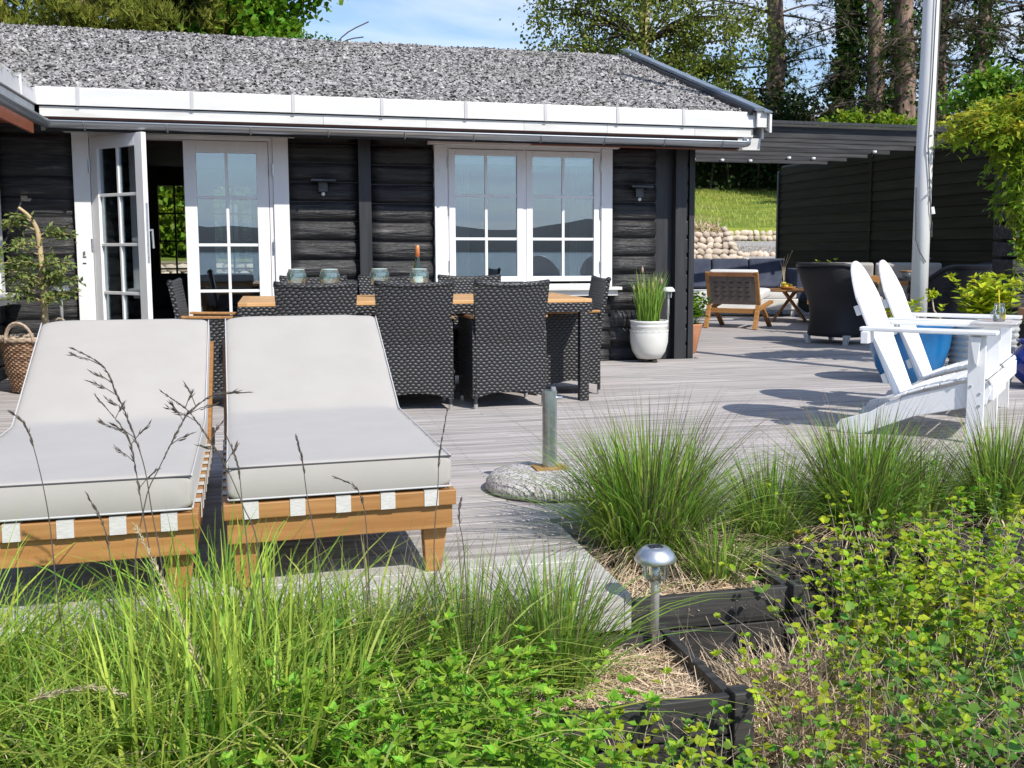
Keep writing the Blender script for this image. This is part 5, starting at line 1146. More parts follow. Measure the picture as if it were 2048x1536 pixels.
npmesh('meadow_grass', *v1, G_TALL, None, kind='stuff'); npmesh('pale_grass_blades', *v2, G_YEL, None, kind='stuff'); npmesh('dry_grass_blades', *v3, STRAW, None, kind='stuff')

# flowering grass stalks
ST = {'S1': [(-0.3, 2.78, 0.237), (-0.324, 2.78, 0.444), (-0.339, 2.78, 0.568), (-0.374, 2.78, 0.691), (-0.396, 2.78, 0.751), (-0.424, 2.78, 0.817), (-0.488, 2.78, 0.861)],
'S2': [(-0.372, 2.78, 0.244), (-0.339, 2.78, 0.467), (-0.303, 2.78, 0.553), (-0.246, 2.78, 0.663), (-0.225, 2.78, 0.693), (-0.166, 2.78, 0.735), (-0.078, 2.78, 0.739)],
'S3': [(-0.091, 2.78, 0.26), (-0.104, 2.78, 0.443), (-0.113, 2.78, 0.556), (-0.14, 2.78, 0.633)],
'S4': [(0.087, 2.78, 0.245), (0.059, 2.78, 0.456), (0.049, 2.78, 0.551), (0.036, 2.78, 0.615)],
'S5': [(0.39, 2.78, 0.248), (0.403, 2.78, 0.463), (0.408, 2.78, 0.549), (0.43, 2.78, 0.669)],
'S6': [(-0.324, 2.78, 0.24), (-0.346, 2.78, 0.449), (-0.363, 2.78, 0.591), (-0.38, 2.78, 0.653), (-0.443, 2.78, 0.743)],
'S7': [(-0.555, 2.78, 0.298), (-0.564, 2.78, 0.459), (-0.584, 2.78, 0.598), (-0.604, 2.78, 0.675), (-0.632, 2.78, 0.708)],
'S8': [(-0.065, 2.78, 0.298), (-0.104, 2.78, 0.447), (-0.144, 2.78, 0.554), (-0.178, 2.78, 0.616), (-0.225, 2.78, 0.693), (-0.287, 2.78, 0.746)],
'S10': [(-0.422, 2.78, 0.157), (-0.431, 2.78, 0.378), (-0.472, 2.78, 0.495)],
'S11': [(0.216, 2.78, 0.166), (0.201, 2.78, 0.441), (0.131, 2.78, 0.506)], 'S12': [(0.475, 2.78, 0.242), (0.46, 2.78, 0.369), (0.466, 2.78, 0.424)],
'P1': [(-0.181, 2.5, 0.051), (-0.23, 2.5, 0.226), (-0.27, 2.5, 0.336), (-0.328, 2.5, 0.481)], 'P2': [(-0.542, 2.4, 0.135), (-0.502, 2.4, 0.142), (-0.421, 2.4, 0.15), (-0.351, 2.4, 0.125)]}
SL_ = {'S1': 'tallest flowering grass stalk, bowing left over the left lounger backrest', 'S2': 'flowering grass stalk arching right towards the gap between the loungers', 'S3': 'thin flowering grass stalk at the left edge of the right lounger mattress',
 'S4': 'upright flowering grass stalk in front of the right lounger mattress', 'S5': 'lone dark grass stalk at the right edge of the right lounger mattress', 'S6': 'flowering grass stalk leaning left below the tallest one', 'S7': 'thin bent grass stalk at the far left over the left mattress',
 'S8': 'bushy flowering grass stalk crossing the right side of the left lounger', 'S10': 'short dark seed head in front of the left lounger straps', 'S11': 'short flowering stalk drooping over the front of the right mattress', 'S12': 'small dark seed head just right of the right lounger foot', 'P1': 'pale feathery seed head rising through the meadow grass', 'P2': 'pale seed head lying flat among the grass at lower left'}
def interp(P, k=6):
    P = [Vector(p) for p in P]; o = []
    for i in range(len(P) - 1):
        p0, p1, p2, p3 = P[max(i - 1, 0)], P[i], P[i + 1], P[min(i + 2, len(P) - 1)]
        for j in range(k): t = j / k; o.append(.5 * ((2 * p1) + (p2 - p0) * t + (2 * p0 - 5 * p1 + 4 * p2 - p3) * t * t + (3 * p1 - p0 - 3 * p2 + p3) * t ** 3))
    return o + [P[-1]]
for k, P in ST.items():
    P = [Vector(p) for p in P]; pale = k[0] == 'P'; d0 = (P[0] - P[1]).normalized(); 
    if not pale: P = [Vector((P[0].x + .02, P[0].y + .03, -.22))] + P
    Q = interp(P); t = thing('flowering_grass_stalk', SL_[k], 'grass stalk', (0, 0, 0), 0, 'flowering grass stalks in front of the loungers')
    b = MB(); b.tube(Q, [max(.0009, .0019 - .0012 * i / len(Q)) for i in range(len(Q))], 5); b.build('stem', SEEDP if pale else SEED, t)
    L = len(Q); tip = Q[int(L * (.45 if k in ('S1', 'S2', 'S6', 'S8') else .62)):] if not pale else Q[2:]
    pos = []; ax = []; sc = []; m_ = len(tip)
    per = 7 if not pale else 16
    for i in range(m_ - 1):
        d = (tip[i + 1] - tip[i]).normalized()
        for j in range(per):
            sp = .14 if not pale else .4
            a = (d + Vector((rnd.gauss(0, sp), rnd.gauss(0, sp), rnd.gauss(0, sp)))).normalized(); u = i / m_
            pos.append(tuple(tip[i] + (tip[i + 1] - tip[i]) * rnd.random())); ax.append(tuple(a)); sc.append(rnd.uniform(.014, .024) * (1 - .35 * u))
    if k in ('S1', 'S2', 'S8', 'S6'):   # side panicles
        for j in range(5):
            i = int(m_ * (.1 + .16 * j)); d = (tip[min(i + 1, m_ - 1)] - tip[max(i - 1, 0)]).normalized(); s_ = -1 if (j % 2 or k == 'S1') else 1
            e = (d * .8 + Vector((s_ * .8, rnd.uniform(-.3, .3), -.05))).normalized(); l = rnd.uniform(.04, .075)
            b = MB(); b.tube([tip[i], tip[i] + e * l * .5 + Vector((0, 0, .004)), tip[i] + e * l], [.0012, .001, .0008], 4); b.build('side_stem', SEED, t)
            for q in range(9): u = rnd.uniform(.35, 1); pos.append(tuple(tip[i] + e * l * u)); ax.append(tuple((e + Vector((rnd.gauss(0, .18), rnd.gauss(0, .18), rnd.gauss(0, .18)))).normalized())); sc.append(rnd.uniform(.016, .026))
    pos, ax, sc = np.array(pos), np.array(ax), np.array(sc); tv = [(0, 0, 0), (-.09, .4, 0), (.09, .4, 0), (0, .4, .09), (0, 1, 0)]; tf = [(0, 2, 3), (0, 3, 1), (1, 3, 4), (3, 2, 4)]
    v, f = scatter(tv, tf, pos, basis(ax, rg.normal(size=ax.shape)), sc); npmesh('seed_head', v, f, SEEDP if pale else SEED, t, kind='stuff')

# straw litter
def litter(name, x0, x1, y0, y1, zf, n, lmin=.06, lmax=.22, lift=.35, w=.0035, m=None, parent=None, loose=.03):
    x = rg.uniform(x0, x1, n); y = rg.uniform(y0, y1, n); z = np.array([zf(a, b_) for a, b_ in zip(x, y)]) + rg.uniform(0, loose, n)
    d = rg.normal(size=(n, 3)); d[:, 2] = np.abs(d[:, 2]) * lift; tv = [(-.5, 0, 0), (.5, 0, 0), (.5, .5, .0), (-.5, .5, 0), (.3, 1, -.02), (-.3, 1, -.02)]; tf = [(0, 1, 2, 3), (3, 2, 4, 5)]
    L = rg.uniform(lmin, lmax, n); sc = np.stack([np.full(n, w) * rg.uniform(.6, 1.3, n), L, L], 1)
    v, f = scatter(tv, tf, np.stack([x, y, z], 1), basis(d, rg.normal(size=(n, 3)) + np.array([0, 0, 1.2])), sc); return npmesh(name, v, f, m or STRAW, parent, kind='stuff')
mound = lambda x, y: -.43 + .10 * math.exp(-((x - 1.50) / .25) ** 2 - ((y - 2.9) / .25) ** 2) + .10 * math.exp(-((x - 2.0) / .5) ** 2 - ((y - 3.0) / .5) ** 2)
litter('straw_litter', 1.0, 3.0, 2.0, 3.6, mound, 6500, .05, .17, .45, .0036)
litter('straw_litter', 1.25, 1.80, 2.55, 3.0, mound, 3000, .06, .20, .8, .0038)
litter('straw_litter', -1.2, 1.1, 1.9, 2.57, lambda x, y: -.45, 2600, .05, .17, .5)
litter('straw_mulch', .72, 1.17, 2.62, 3.08, lambda x, y: -.20, 3600, .03, .10, .25, .003, None, PB, .035)
litter('straw_mulch', 1.12, 1.66, 3.23, 3.7, lambda x, y: -.115, 2200, .03, .10, .3, .003, None, PA, .03)
litter('straw_mulch', 1.7, 2.52, 3.67, 3.8, lambda x, y: -.11, 700, .03, .10, .3, .003, None, PC, .02)
# upright dry twigs
n = 800; base = np.stack([rg.uniform(1.15, 2.9, n), rg.uniform(2.3, 3.5, n), np.full(n, -.44)], 1)
npmesh('dry_stems', *ribbons(base, rg.uniform(0, 6.283, n), rg.uniform(.1, 1.0, n), rg.uniform(.2, .5, n), rg.uniform(.0025, .005, n), 5, .1, 3), TWIG, None, kind='stuff')

# leafy plants
def leafy(name, lab, stems, hmin, hmax, leaf_m, tmpl, lsz, per, lean=.4, stem_m=None, cat_='plant', tip=6, nparts=0, grp=None, seed=1, up=.35, start=.2, wsc=1.0, opp=True, stem_r=.0022, droop=0):
    """stems: list of (x,y,z) bases"""
    g = np.random.default_rng(seed); t = thing(name, lab, cat_, (0, 0, 0), 0, grp); sb = MB(); pos = []; ax = []; nr = []; sc = []
    for (x, y, z) in stems:
        a = g.uniform(0, 6.283); ln = g.uniform(.05, lean); H = g.uniform(hmin, hmax); k = 6; P = []
        for i in range(k + 1):
            u = i / k; P.append(Vector((x + math.cos(a) * ln * H * u ** 1.6 + .01 * math.sin(6 * u + a), y + math.sin(a) * ln * H * u ** 1.6, z + H * (u - droop * u ** 3))))
        sb.tube(P, [stem_r * (1 - .6 * i / k) for i in range(k + 1)], 4, cap=False)
        nl = int(per * H / hmax)
        for q in range(nl):
            u = start + (1 - start) * (q + .5) / nl; i = min(int(u * k), k - 1); p = P[i].lerp(P[i + 1], u * k - i); d = (P[i + 1] - P[i]).normalized()
            b0 = q * 1.57 + a
            for s in ((0, math.pi) if opp else (g.uniform(0, 6.28),)):
                az = b0 + s + g.normal(0, .3); e = Vector((math.cos(az), math.sin(az), up + g.normal(0, .22))).normalized()
                pos.append(tuple(p)); ax.append(tuple(e)); nr.append((g.normal(0, .25), g.normal(0, .25) - .15, 1.0)); sc.append(lsz * g.uniform(.6, 1.15) * (1 - .25 * (u > .85)))
        for q in range(tip):
            az = g.uniform(0, 6.28); e = Vector((math.cos(az), math.sin(az), g.uniform(.3, 1.3))).normalized(); pos.append(tuple(P[-1])); ax.append(tuple(e)); nr.append((g.normal(0, .3), g.normal(0, .3) - .2, 1)); sc.append(lsz * g.uniform(.45, .8))
    pos, ax, nr, sc = map(np.array, (pos, ax, nr, sc)); rot = basis(ax, nr)
    tv = np.array(tmpl[0], float) * np.array([wsc, 1, 1]); tf = tmpl[1]
    if nparts:   # nearest leaves as single parts
        order = np.argsort(pos[:, 1] - 1.6 * pos[:, 2]); near = order[:nparts]; rest = order[nparts:]
        me = bpy.data.meshes.new('leaf'); me.from_pydata([tuple(q) for q in tv], [], tf); me.materials.append(mat_obj(leaf_m))
        for i in near:
            o = link('leaf', me, None, t); M = Matrix(rot[i].tolist()).to_4x4(); M.translation = Vector(pos[i]); k_ = float(sc[i]); o.matrix_world = M @ Matrix.Diagonal((k_ * g.uniform(.7, 1.25), k_, k_ * g.uniform(.5, 2.8), 1))
    else: rest = np.arange(len(pos))
    s3_ = sc[rest][:, None] * np.stack([g.uniform(.7, 1.25, len(rest)), g.uniform(.8, 1.15, len(rest)), g.uniform(-.5, 3.2, len(rest))], 1)
    v, f = scatter(tv, tf, pos[rest], rot[rest], s3_); npmesh('foliage', v, f, leaf_m, t, kind='stuff')
    sb.build('stems', stem_m or L_SHRUBD, t, kind='stuff'); return t
_mo = {}
def mat_obj(m):
    if m.name not in _mo:
        c = m.copy(); t = c.node_tree
        for n_ in t.nodes:
            if n_.bl_idname == 'ShaderNodeNewGeometry':
                oi = [q for q in t.nodes if q.bl_idname == 'ShaderNodeObjectInfo'][0]
                for l in list(n_.outputs['Random Per Island'].links): t.links.new(oi.outputs['Random'], l.to_socket)
        _mo[m.name] = c
    return _mo[m.name]
def sp(n, x0, x1, y0, y1, z, g=rg): return [(g.uniform(x0, x1), g.uniform(y0, y1), z) for _ in range(n)]
leafy('herb_patch', 'bright fresh green herb patch at bottom centre, spilling over the planter', sp(250, .0, .66, 2.0, 2.62, -.44), .34, .56, L_HERB, T_LEAF, .043, 9, .45, nparts=290, seed=3, start=.45, wsc=1.15, tip=9, up=.25)
leafy('creeping_weed', 'dark green leafy weed between the left meadow grass and the herb patch', sp(16, .05, .30, 2.66, 2.9, -.21), .16, .34, L_SHRUBD, T_LEAF, .045, 7, .5, seed=4, wsc=1.2)
leafy('lime_shrub', 'lime yellow small-leaved shrub in the right foreground', [q for q in sp(95, 1.6, 2.1, 2.85, 3.45, -.42) + sp(60, 2.1, 2.8, 2.9, 3.5, -.42) + [(rg.uniform(1.6, 2.75), rg.uniform(2.8, 3.45), rg.uniform(-.40, -.28)) for _ in range(190)] if q[0] > .56 * q[1] + .05], .24, .50, L_SHRUB, T_ROUND, .036, 9, 1.0, TWIG, 'shrub', nparts=290, seed=5, start=.30, tip=7, wsc=1.05)
leafy('round_leaf_shrub', 'darker green round-leaved sprouts in the lower right corner', sp(110, 1.62, 2.5, 2.1, 2.9, -.44), .20, .46, L_SHRUBD, T_ROUND, .042, 7, .8, TWIG, 'shrub', seed=6, start=.25)
leafy('lime_shrub', 'thin lime green sprouts among the straw at the lower right', sp(45, 1.36, 1.75, 2.2, 2.9, -.44) + sp(75, 1.75, 2.6, 2.15, 2.95, -.44), .22, .46, L_SHRUB, T_ROUND, .031, 9, .8, TWIG, 'shrub', seed=7, start=.25)
leafy('honeysuckle_sprig', 'sprigs with round green leaves and reddish tips in front of the black planter corner', sp(42, .62, 1.28, 2.12, 2.48, -.44), .22, .42, L_SHRUB, T_ROUND, .034, 7, .45, TWIG, 'shrub', seed=8, start=.3)
leafy('honeysuckle_sprig', 'deeper green sprigs low at the foot of the planter corner post', sp(40, .95, 1.45, 2.15, 2.5, -.44), .18, .34, L_SHRUBD, T_ROUND, .030, 8, .5, TWIG, 'shrub', seed=9, start=.2)
leafy('broadleaf_weed', 'broad-leaved weed at the foot of the meadow grass, bottom left', sp(40, -.75, .1, 2.1, 2.5, -.44), .16, .36, L_HERB, T_ROUND, .05, 5, .5, seed=10, start=.4)
leafy('green_climber', 'green leaves of a weed climbing into the fine grass at right', sp(20, 2.2, 2.8, 3.45, 3.7, -.25), .28, .46, L_SHRUBD, T_ROUND, .036, 7, .5, TWIG, 'plant', seed=12)
# hydrangeas, pot plants
leafy('hydrangea', 'yellow green hydrangea in the ribbed tub behind the garden chairs', [(5.72 + rg.uniform(-.17, .17), 7.60 + rg.uniform(-.15, .15), .47) for _ in range(60)], .20, .42, L_HYD, T_LEAF, .11, 5, .75, seed=13, start=.35, tip=5, wsc=1.1)
leafy('hydrangea', 'low yellow green plant in the turquoise blue pot at the flagpole foot', [(5.10 + rg.uniform(-.22, .22), 7.74 + rg.uniform(-.2, .2), .46) for _ in range(18)], .10, .24, L_HYD, T_LEAF, .085, 4, .9, seed=14, start=.3, tip=4, wsc=1.1)
b = MB(); b.tube([(5.25, 7.45, .5), (5.12, 7.42, .62), (5.10, 7.42, .72)], .006, 6); st1 = thing('dried_flower', 'single dried yellow flower head left of the hydrangea', 'flower', (0, 0, 0)); b.build('stem', STRAW, st1)
pp = [(5.10 + rg.normal(0, .022), 7.42 + rg.normal(0, .022), .745 + rg.normal(0, .018)) for _ in range(60)]; v, f = scatter(*T_ROUND, np.array(pp), basis(rg.normal(size=(60, 3)), rg.normal(size=(60, 3))), np.full(60, .028)); npmesh('flower_head', v, f, L_HYD, st1, kind='stuff')
leafy('dark_twig_plant', 'sparse dark leafed seedling in the cobalt blue pot', [(5.90 + rg.uniform(-.08, .08), 7.10 + rg.uniform(-.08, .08), .35) for _ in range(9)], .10, .22, L_SHRUBD, T_NARROW, .06, 4, .7, seed=15, wsc=1.3)
leafy('pot_plant', 'bright green bushy plant in the terracotta pot at the house corner', [(4.27 + rg.uniform(-.10, .10), 10.55 + rg.uniform(-.10, .10), .30) for _ in range(70)], .16, .34, L_POT, T_ROUND, .060, 5, .9, seed=16, start=.3, tip=5)
leafy('deck_weed', 'small weed growing through the deck boards near the cobalt pot', [(5.42 + rg.uniform(-.05, .05), 6.95 + rg.uniform(-.05, .05), 0) for _ in range(6)], .03, .08, L_SHRUBD, T_LEAF, .04, 4, 1.2, seed=17)
leafy('pot_plant', 'green plant top showing above the large black wicker armchair', [(6.95 + rg.uniform(-.1, .1), 12.35 + rg.uniform(-.1, .1), .5) for _ in range(12)], .35, .52, L_HEDGE, T_LEAF, .07, 5, .6, seed=18)
b = MB(); b.lathe([(.12, 0), (.16, .5), (.14, .5)], 18); o = b.build('tall_pot', BLACKV, None, smooth=True, loc=(6.95, 12.35, 0)); tag(o, 'dark tall pot hidden behind the large black wicker armchair', 'plant pot')

# small tree in the basket
tr = thing('small_potted_tree', 'little tree with bent pale trunk and sparse leaves growing in the willow basket', 'tree', (0, 0, 0))
TK = interp([(-1.767, 8.95, .30), (-1.765, 8.95, .6), (-1.768, 8.95, .92), (-1.779, 8.95, 1.18), (-1.795, 8.95, 1.28), (-1.841, 8.94, 1.366), (-1.908, 8.93, 1.43)])
b = MB(); b.tube(TK, [.028 - .017 * i / len(TK) for i in range(len(TK))], 10); b.build('trunk', PALEBARK, tr, smooth=True)
pos = []; ax = []; bb_ = MB(); g = np.random.default_rng(21)
ends = [(-1.62, 8.9, 1.24), (-1.52, 8.85, 1.22), (-1.95, 8.85, 1.34), (-2.0, 8.9, 1.28), (-2.04, 8.8, 1.12), (-1.92, 8.75, 1.02), (-1.88, 8.7, 1.14), (-1.54, 8.8, 1.0), (-1.48, 8.75, .88), (-1.62, 8.8, .86), (-2.0, 8.8, .88), (-1.94, 8.75, .80), (-1.50, 8.85, .78), (-1.64, 8.7, 1.04), (-2.04, 8.75, 1.0), (-1.86, 8.75, .88), (-1.58, 8.7, .94), (-1.6, 8.75, .92), (-1.95, 8.7, .94), (-1.57, 8.8, .76), (-1.9, 8.7, 1.0), (-1.66, 8.7, .74), (-1.98, 8.75, .74)]
for e in ends:
    e = Vector(e); s_ = min(TK, key=lambda q: abs(q.z - (e.z - .05 if e.z < 1.2 else e.z - .03))); mid = s_.lerp(e, .5) + Vector((0, 0, .03)); P = interp([s_, mid, e], 5); bb_.tube(P, [.006 - .004 * i / len(P) for i in range(len(P))], 5)
    for q in range(60):
        u = g.uniform(.25, 1); i = min(int(u * (len(P) - 1)), len(P) - 2); p = P[i]; d = (P[i + 1] - P[i]).normalized(); a = (d + Vector(tuple(g.normal(0, .75, 3)))).normalized(); pos.append(tuple(p + Vector(tuple(g.normal(0, .022, 3))))); ax.append(tuple(a))
bb_.build('branches', PALEBARK, tr)
pos, ax = np.array(pos), np.array(ax); v, f = scatter(np.array(T_LEAF[0]) * [.85, 1, 1], T_LEAF[1], pos, basis(ax, rg.normal(size=ax.shape) * .5 + [0, -.3, 1]), rg.uniform(.035, .062, len(pos))); npmesh('foliage', v, f, L_OLIVE, tr, kind='stuff')

# ================================================================== CLIMBER AT THE RIGHT EDGE
cl = thing('climbing_shrub', 'yellow green climber arching down from the right edge of the photo', 'climbing plant', (0, 0, 0))
g = np.random.default_rng(31); bb_ = MB(); posY = []; axY = []; posG = []; axG = []
b = MB(); b.tube([(6.82, 8.25, -.02), (6.78, 8.2, .8), (6.83, 8.25, 1.6), (6.75, 8.2, 2.2)], [.035, .03, .025, .02], 8); b.build('trunk', BARKD, cl, smooth=True)
arcs = []
for k in range(130):
    x0 = g.uniform(6.2, 7.1); z0 = g.uniform(1.95, 2.3) ; ex = x0 - g.uniform(.1, .75) ; ez = g.uniform(1.2, 2.2) if k % 3 else g.uniform(1.95, 2.35)
    if ez < 1.95: ex = max(ex, 6.42 - (ez - 1.1) * .38)
    if k < 20: x0 = 6.3; ex = g.uniform(5.58, 6.1); z0 = g.uniform(2.0, 2.15); ez = g.uniform(1.98, 2.2)
    y0 = g.uniform(7.9, 8.4); arcs.append(((x0, y0, z0), ((x0 + ex) / 2, y0 - .1, max(z0, ez) + .10), (ex, y0 - g.uniform(-.1, .25), ez)))
for k in range(22):
    x0 = g.uniform(6.42, 6.85); arcs.append(((x0, 8.1, 1.5), (x0 - .04, 8.0, 1.2), (x0 - g.uniform(0, .22), 7.95, g.uniform(.62, 1.2))))
for (p0, p1, p2) in arcs:
    P = interp([p0, p1, p2], 7); bb_.tube(P, [.006 - .0035 * i / len(P) for i in range(len(P))], 5)
    for q in range(58):
        u = g.uniform(.15, 1); i = min(int(u * (len(P) - 1)), len(P) - 2); d = (P[i + 1] - P[i]).normalized(); az = g.uniform(0, 6.28); a = (d * .6 + Vector((math.cos(az), math.sin(az), g.normal(.15, .5)))).normalized(); p = P[i] + Vector(tuple(g.normal(0, .025, 3)))
        if p.z > 2.10 and g.random() < .7 or g.random() < .08: posY.append(tuple(p)); axY.append(tuple(a))
        else: posG.append(tuple(p)); axG.append(tuple(a))
bb_.build('stems', L_CLIMB, cl, kind='stuff')
for (pos, ax, m) in ((posY, axY, L_YEL), (posG, axG, L_CLIMB)):
    pos, ax = np.array(pos), np.array(ax); v, f = scatter(np.array(T_NARROW[0]) * [1.7, 1, 1], T_NARROW[1], pos, basis(ax, rg.normal(size=ax.shape) * .5 + [0, -.3, 1]), rg.uniform(.055, .10, len(pos))); npmesh('foliage', v, f, m, cl, kind='stuff')

# ================================================================== TREES
def blob(n, c, r, g, shell=.55):
    d = g.normal(size=(n, 3)); d /= np.linalg.norm(d, axis=1, keepdims=True); q = g.uniform(shell ** 3, 1, n) ** (1 / 3); return np.array(c) + d * q[:, None] * np.array(r)
def clumped(n, c, r, g, k=60, cr=.5):
    cc = blob(k, c, r, g, .25); i = g.integers(0, k, n); s = g.uniform(.6, 1.3, k); d = g.normal(size=(n, 3)) * .5; return cc[i] + d * (cr * s[i])[:, None] * np.array([1, 1, .75]), cc
def leafmesh(name, pos, m, parent, tmpl, s0, s1, g, upb=0, wsc=1.0):
    ax = g.normal(size=pos.shape) + np.array([0, 0, upb]); v, f = scatter(np.array(tmpl[0]) * [wsc, 1, 1], tmpl[1], pos, basis(ax, g.normal(size=pos.shape) + np.array([0, -.4, .6])), g.uniform(s0, s1, len(pos))); return npmesh(name, v, f, m, parent, kind='stuff')
def limbs(parent, trunk_pts, cc, g, m, r=.05, name='branches'):
    b = MB(); T = [Vector(p) for p in trunk_pts]
    for c in cc:
        c = Vector(tuple(c)); q = min(T, key=lambda p: (p - c).length + max(0, p.z - c.z + .3) * 2); mid = q.lerp(c, .55) + Vector((0, 0, .12 * (c - q).length)); P = interp([q, mid, c], 4); b.tube(P, [r * (1 - .8 * i / len(P)) for i in range(len(P))], 5, cap=False)
    return b.build(name, m, parent, kind='stuff')
def ttrunk(parent, x, y, z0, z1, r, lean=(0, 0), m=None, k=10, seed=0):
    P = [(x + lean[0] * i / k + .08 * math.sin(i * 1.1 + seed), y + lean[1] * i / k, z0 + (z1 - z0) * i / k) for i in range(k + 1)]
    b = MB(); b.tube(P, [r * (1 - .45 * i / k) for i in range(k + 1)], 14); b.build('trunk', m or BARK, parent, smooth=True); return P
g = np.random.default_rng(41)
t = thing('conifer_tree', 'yellow green conifer behind the left end of the roof', 'tree', (0, 0, 0)); P = ttrunk(t, -3.4, 22.6, .9, 11, .28)
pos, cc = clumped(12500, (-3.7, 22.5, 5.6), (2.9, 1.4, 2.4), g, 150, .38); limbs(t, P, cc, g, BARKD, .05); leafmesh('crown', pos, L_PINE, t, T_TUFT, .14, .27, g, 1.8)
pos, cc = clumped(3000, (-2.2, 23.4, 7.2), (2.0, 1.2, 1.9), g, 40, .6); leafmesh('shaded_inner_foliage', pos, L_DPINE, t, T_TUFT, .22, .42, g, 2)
t = thing('maple_tree', 'bright green broadleaf tree behind the roof ridge, left of the open sky', 'tree', (0, 0, 0)); P = ttrunk(t, -.9, 24, .9, 9, .22)
pos, cc = clumped(17000, (-.75, 23.8, 6.5), (1.75, 1.3, 1.9), g, 90, .42); limbs(t, P, cc, g, BARKD, .05); leafmesh('crown', pos, L_BROAD, t, T_LEAF, .10, .19, g, 0, 1.5)
t = thing('vine_bush', 'green bush trailing over the roof ridge at the foot of the open sky', 'bush', (0, 0, 0)); P = ttrunk(t, .6, 20.5, .5, 4.6, .08, m=BARKD)
pos, cc = clumped(5200, (.55, 20.4, 4.55), (.95, .7, .50), g, 46, .26); limbs(t, P, cc, g, BARKD, .02); leafmesh('crown', pos, L_BROAD, t, T_LEAF, .07, .13, g)
b = MB(); [b.tube(interp([(.9, 20.3, 4.4), (1.25, 20.2, 4.8 + .1 * k), (1.55 + .1 * k, 20.2, 4.75 + .28 * k)], 4), .012, 4) for k in range(3)]; b.build('stray_shoots', BARKD, t)
t = thing('birch_tree', 'airy birch with drooping twigs behind the right half of the roof', 'tree', (0, 0, 0)); P = ttrunk(t, 10.6, 29.8, 2.5, 14, .20, m=PALEBARK)
cc1 = blob(190, (10.6, 29.5, 8.3), (3.6, 1.8, 3.6), g, .2); cc1 = cc1[cc1[:, 2] > 4.7]
pos = []
for c in cc1:
    n = 135; h = g.uniform(.4, 1.25); u = g.uniform(0, 1, n); pos.append(np.stack([c[0] + g.normal(0, .30, n) * (1 - .3 * u), c[1] + g.normal(0, .3, n), c[2] - u * h + g.normal(0, .12, n)], 1))
pos = np.concatenate(pos); leafmesh('crown', pos, L_BIRCH, t, T_LEAF, .075, .135, g, -.5, 1.5); limbs(t, P, cc1, g, BARKD, .035)
b = MB(); [b.tube([tuple(c), (c[0] + g.normal(0, .08), c[1], c[2] - .5), (c[0] + g.normal(0, .12), c[1], c[2] - g.uniform(.7, 1.3))], [.010, .006, .003], 3, cap=False) for c in cc1]; b.build('twigs', BARKD, t, kind='stuff')
leafmesh('low_foliage', clumped(9000, (12.2, 30.2, 5.6), (1.9, 1, 1.6), g, 60, .42)[0], L_BIRCH, t, T_LEAF, .08, .14, g, 0, 1.5)

def pine(x, y, r, lab, ivy=0, seed=1, zb=2.4, top=13, nb=34, lean=(0, 0), tufts=1300, blen=2.6, sidex=None):
    g = np.random.default_rng(seed); t = thing('pine_tree', lab, 'tree', (0, 0, 0), 0, 'tall pines behind the pergola'); P = ttrunk(t, x, y, zb, top, r, lean, BARK, 12, seed); b = MB(); tips = []
    for k in range(nb):
        z = g.uniform(4.3, top - .5); i = min(int((z - zb) / (top - zb) * 12), 11); p = Vector(P[i]); a = g.uniform(0, 6.283); l = blen * g.uniform(.4, 1.05); e = p + Vector((math.cos(a) * l, math.sin(a) * l * .7, g.uniform(-.55, .30) * l * .5)); mid = p.lerp(e, .5) + Vector((0, 0, g.uniform(.0, .35)))
        Q = interp([p, mid, e], 5); b.tube(Q, [.045 * (1 - .8 * j / len(Q)) for j in range(len(Q))], 5, cap=False)
        for q in range(9):
            s_ = Q[g.integers(3, len(Q) - 1)]; e2 = s_ + Vector((g.normal(0, .45), g.normal(0, .35), g.normal(-.12, .28))); Q2 = interp([s_, s_.lerp(e2, .5) + Vector((0, 0, .06)), e2], 3); b.tube(Q2, [.014 * (1 - .75 * j / len(Q2)) for j in range(len(Q2))], 3, cap=False); tips.append(tuple(e2))
            for w_ in range(3): s3 = Q2[g.integers(1, len(Q2))]; e3 = s3 + Vector((g.normal(0, .2), g.normal(0, .2), g.normal(-.05, .15))); b.tube([s3, e3], [.007, .003], 3, cap=False); tips.append(tuple(e3))
    b.build('branches', BARKD, t, kind='stuff')
    tips = np.array(tips); pos = tips[g.integers(0, len(tips), tufts)] + g.normal(0, .10, (tufts, 3)); zz = pos[:, 2]; pos = pos[g.uniform(0, 1, tufts) < np.clip((zz - 3.5) / 4 + .25, .2, 1)]
    leafmesh('crown', pos, L_DPINE, t, T_TUFT2, .14, .26, g, .4)
    if ivy:
        n = ivy; z = g.uniform(zb, zb + (top - zb) * .62, n); i = np.clip(((z - zb) / (top - zb) * 12).astype(int), 0, 11); PP = np.array(P)[i]; a = g.uniform(0, 6.28, n); rr = r * (1.0 + g.gamma(1.4, .38, n) * (1.25 - .5 * (z - zb) / 6)); pos = np.stack([PP[:, 0] + rr * np.cos(a), PP[:, 1] + rr * np.sin(a), z], 1)
        leafmesh('ivy', pos, L_IVY, t, T_LEAF, .10, .19, g, 0, 1.6)
    return t
pine(17.4, 35.2, .42, 'dark pine with ivied foot just right of the roof verge', 1300, 1, nb=44, tufts=1700, blen=3.8)
pine(16.1, 28.0, .20, 'slim pine wrapped in dark ivy, left of the paired brown trunks', 4200, 2, nb=22, tufts=800, blen=2.0)
pine(16.65, 27.4, .30, 'left of the paired brown pine trunks beside the flagpole', 700, 3, nb=24, tufts=1000)
pine(17.5, 27.2, .34, 'thick brown pine trunk immediately left of the flagpole', 500, 4, nb=26, tufts=1000)
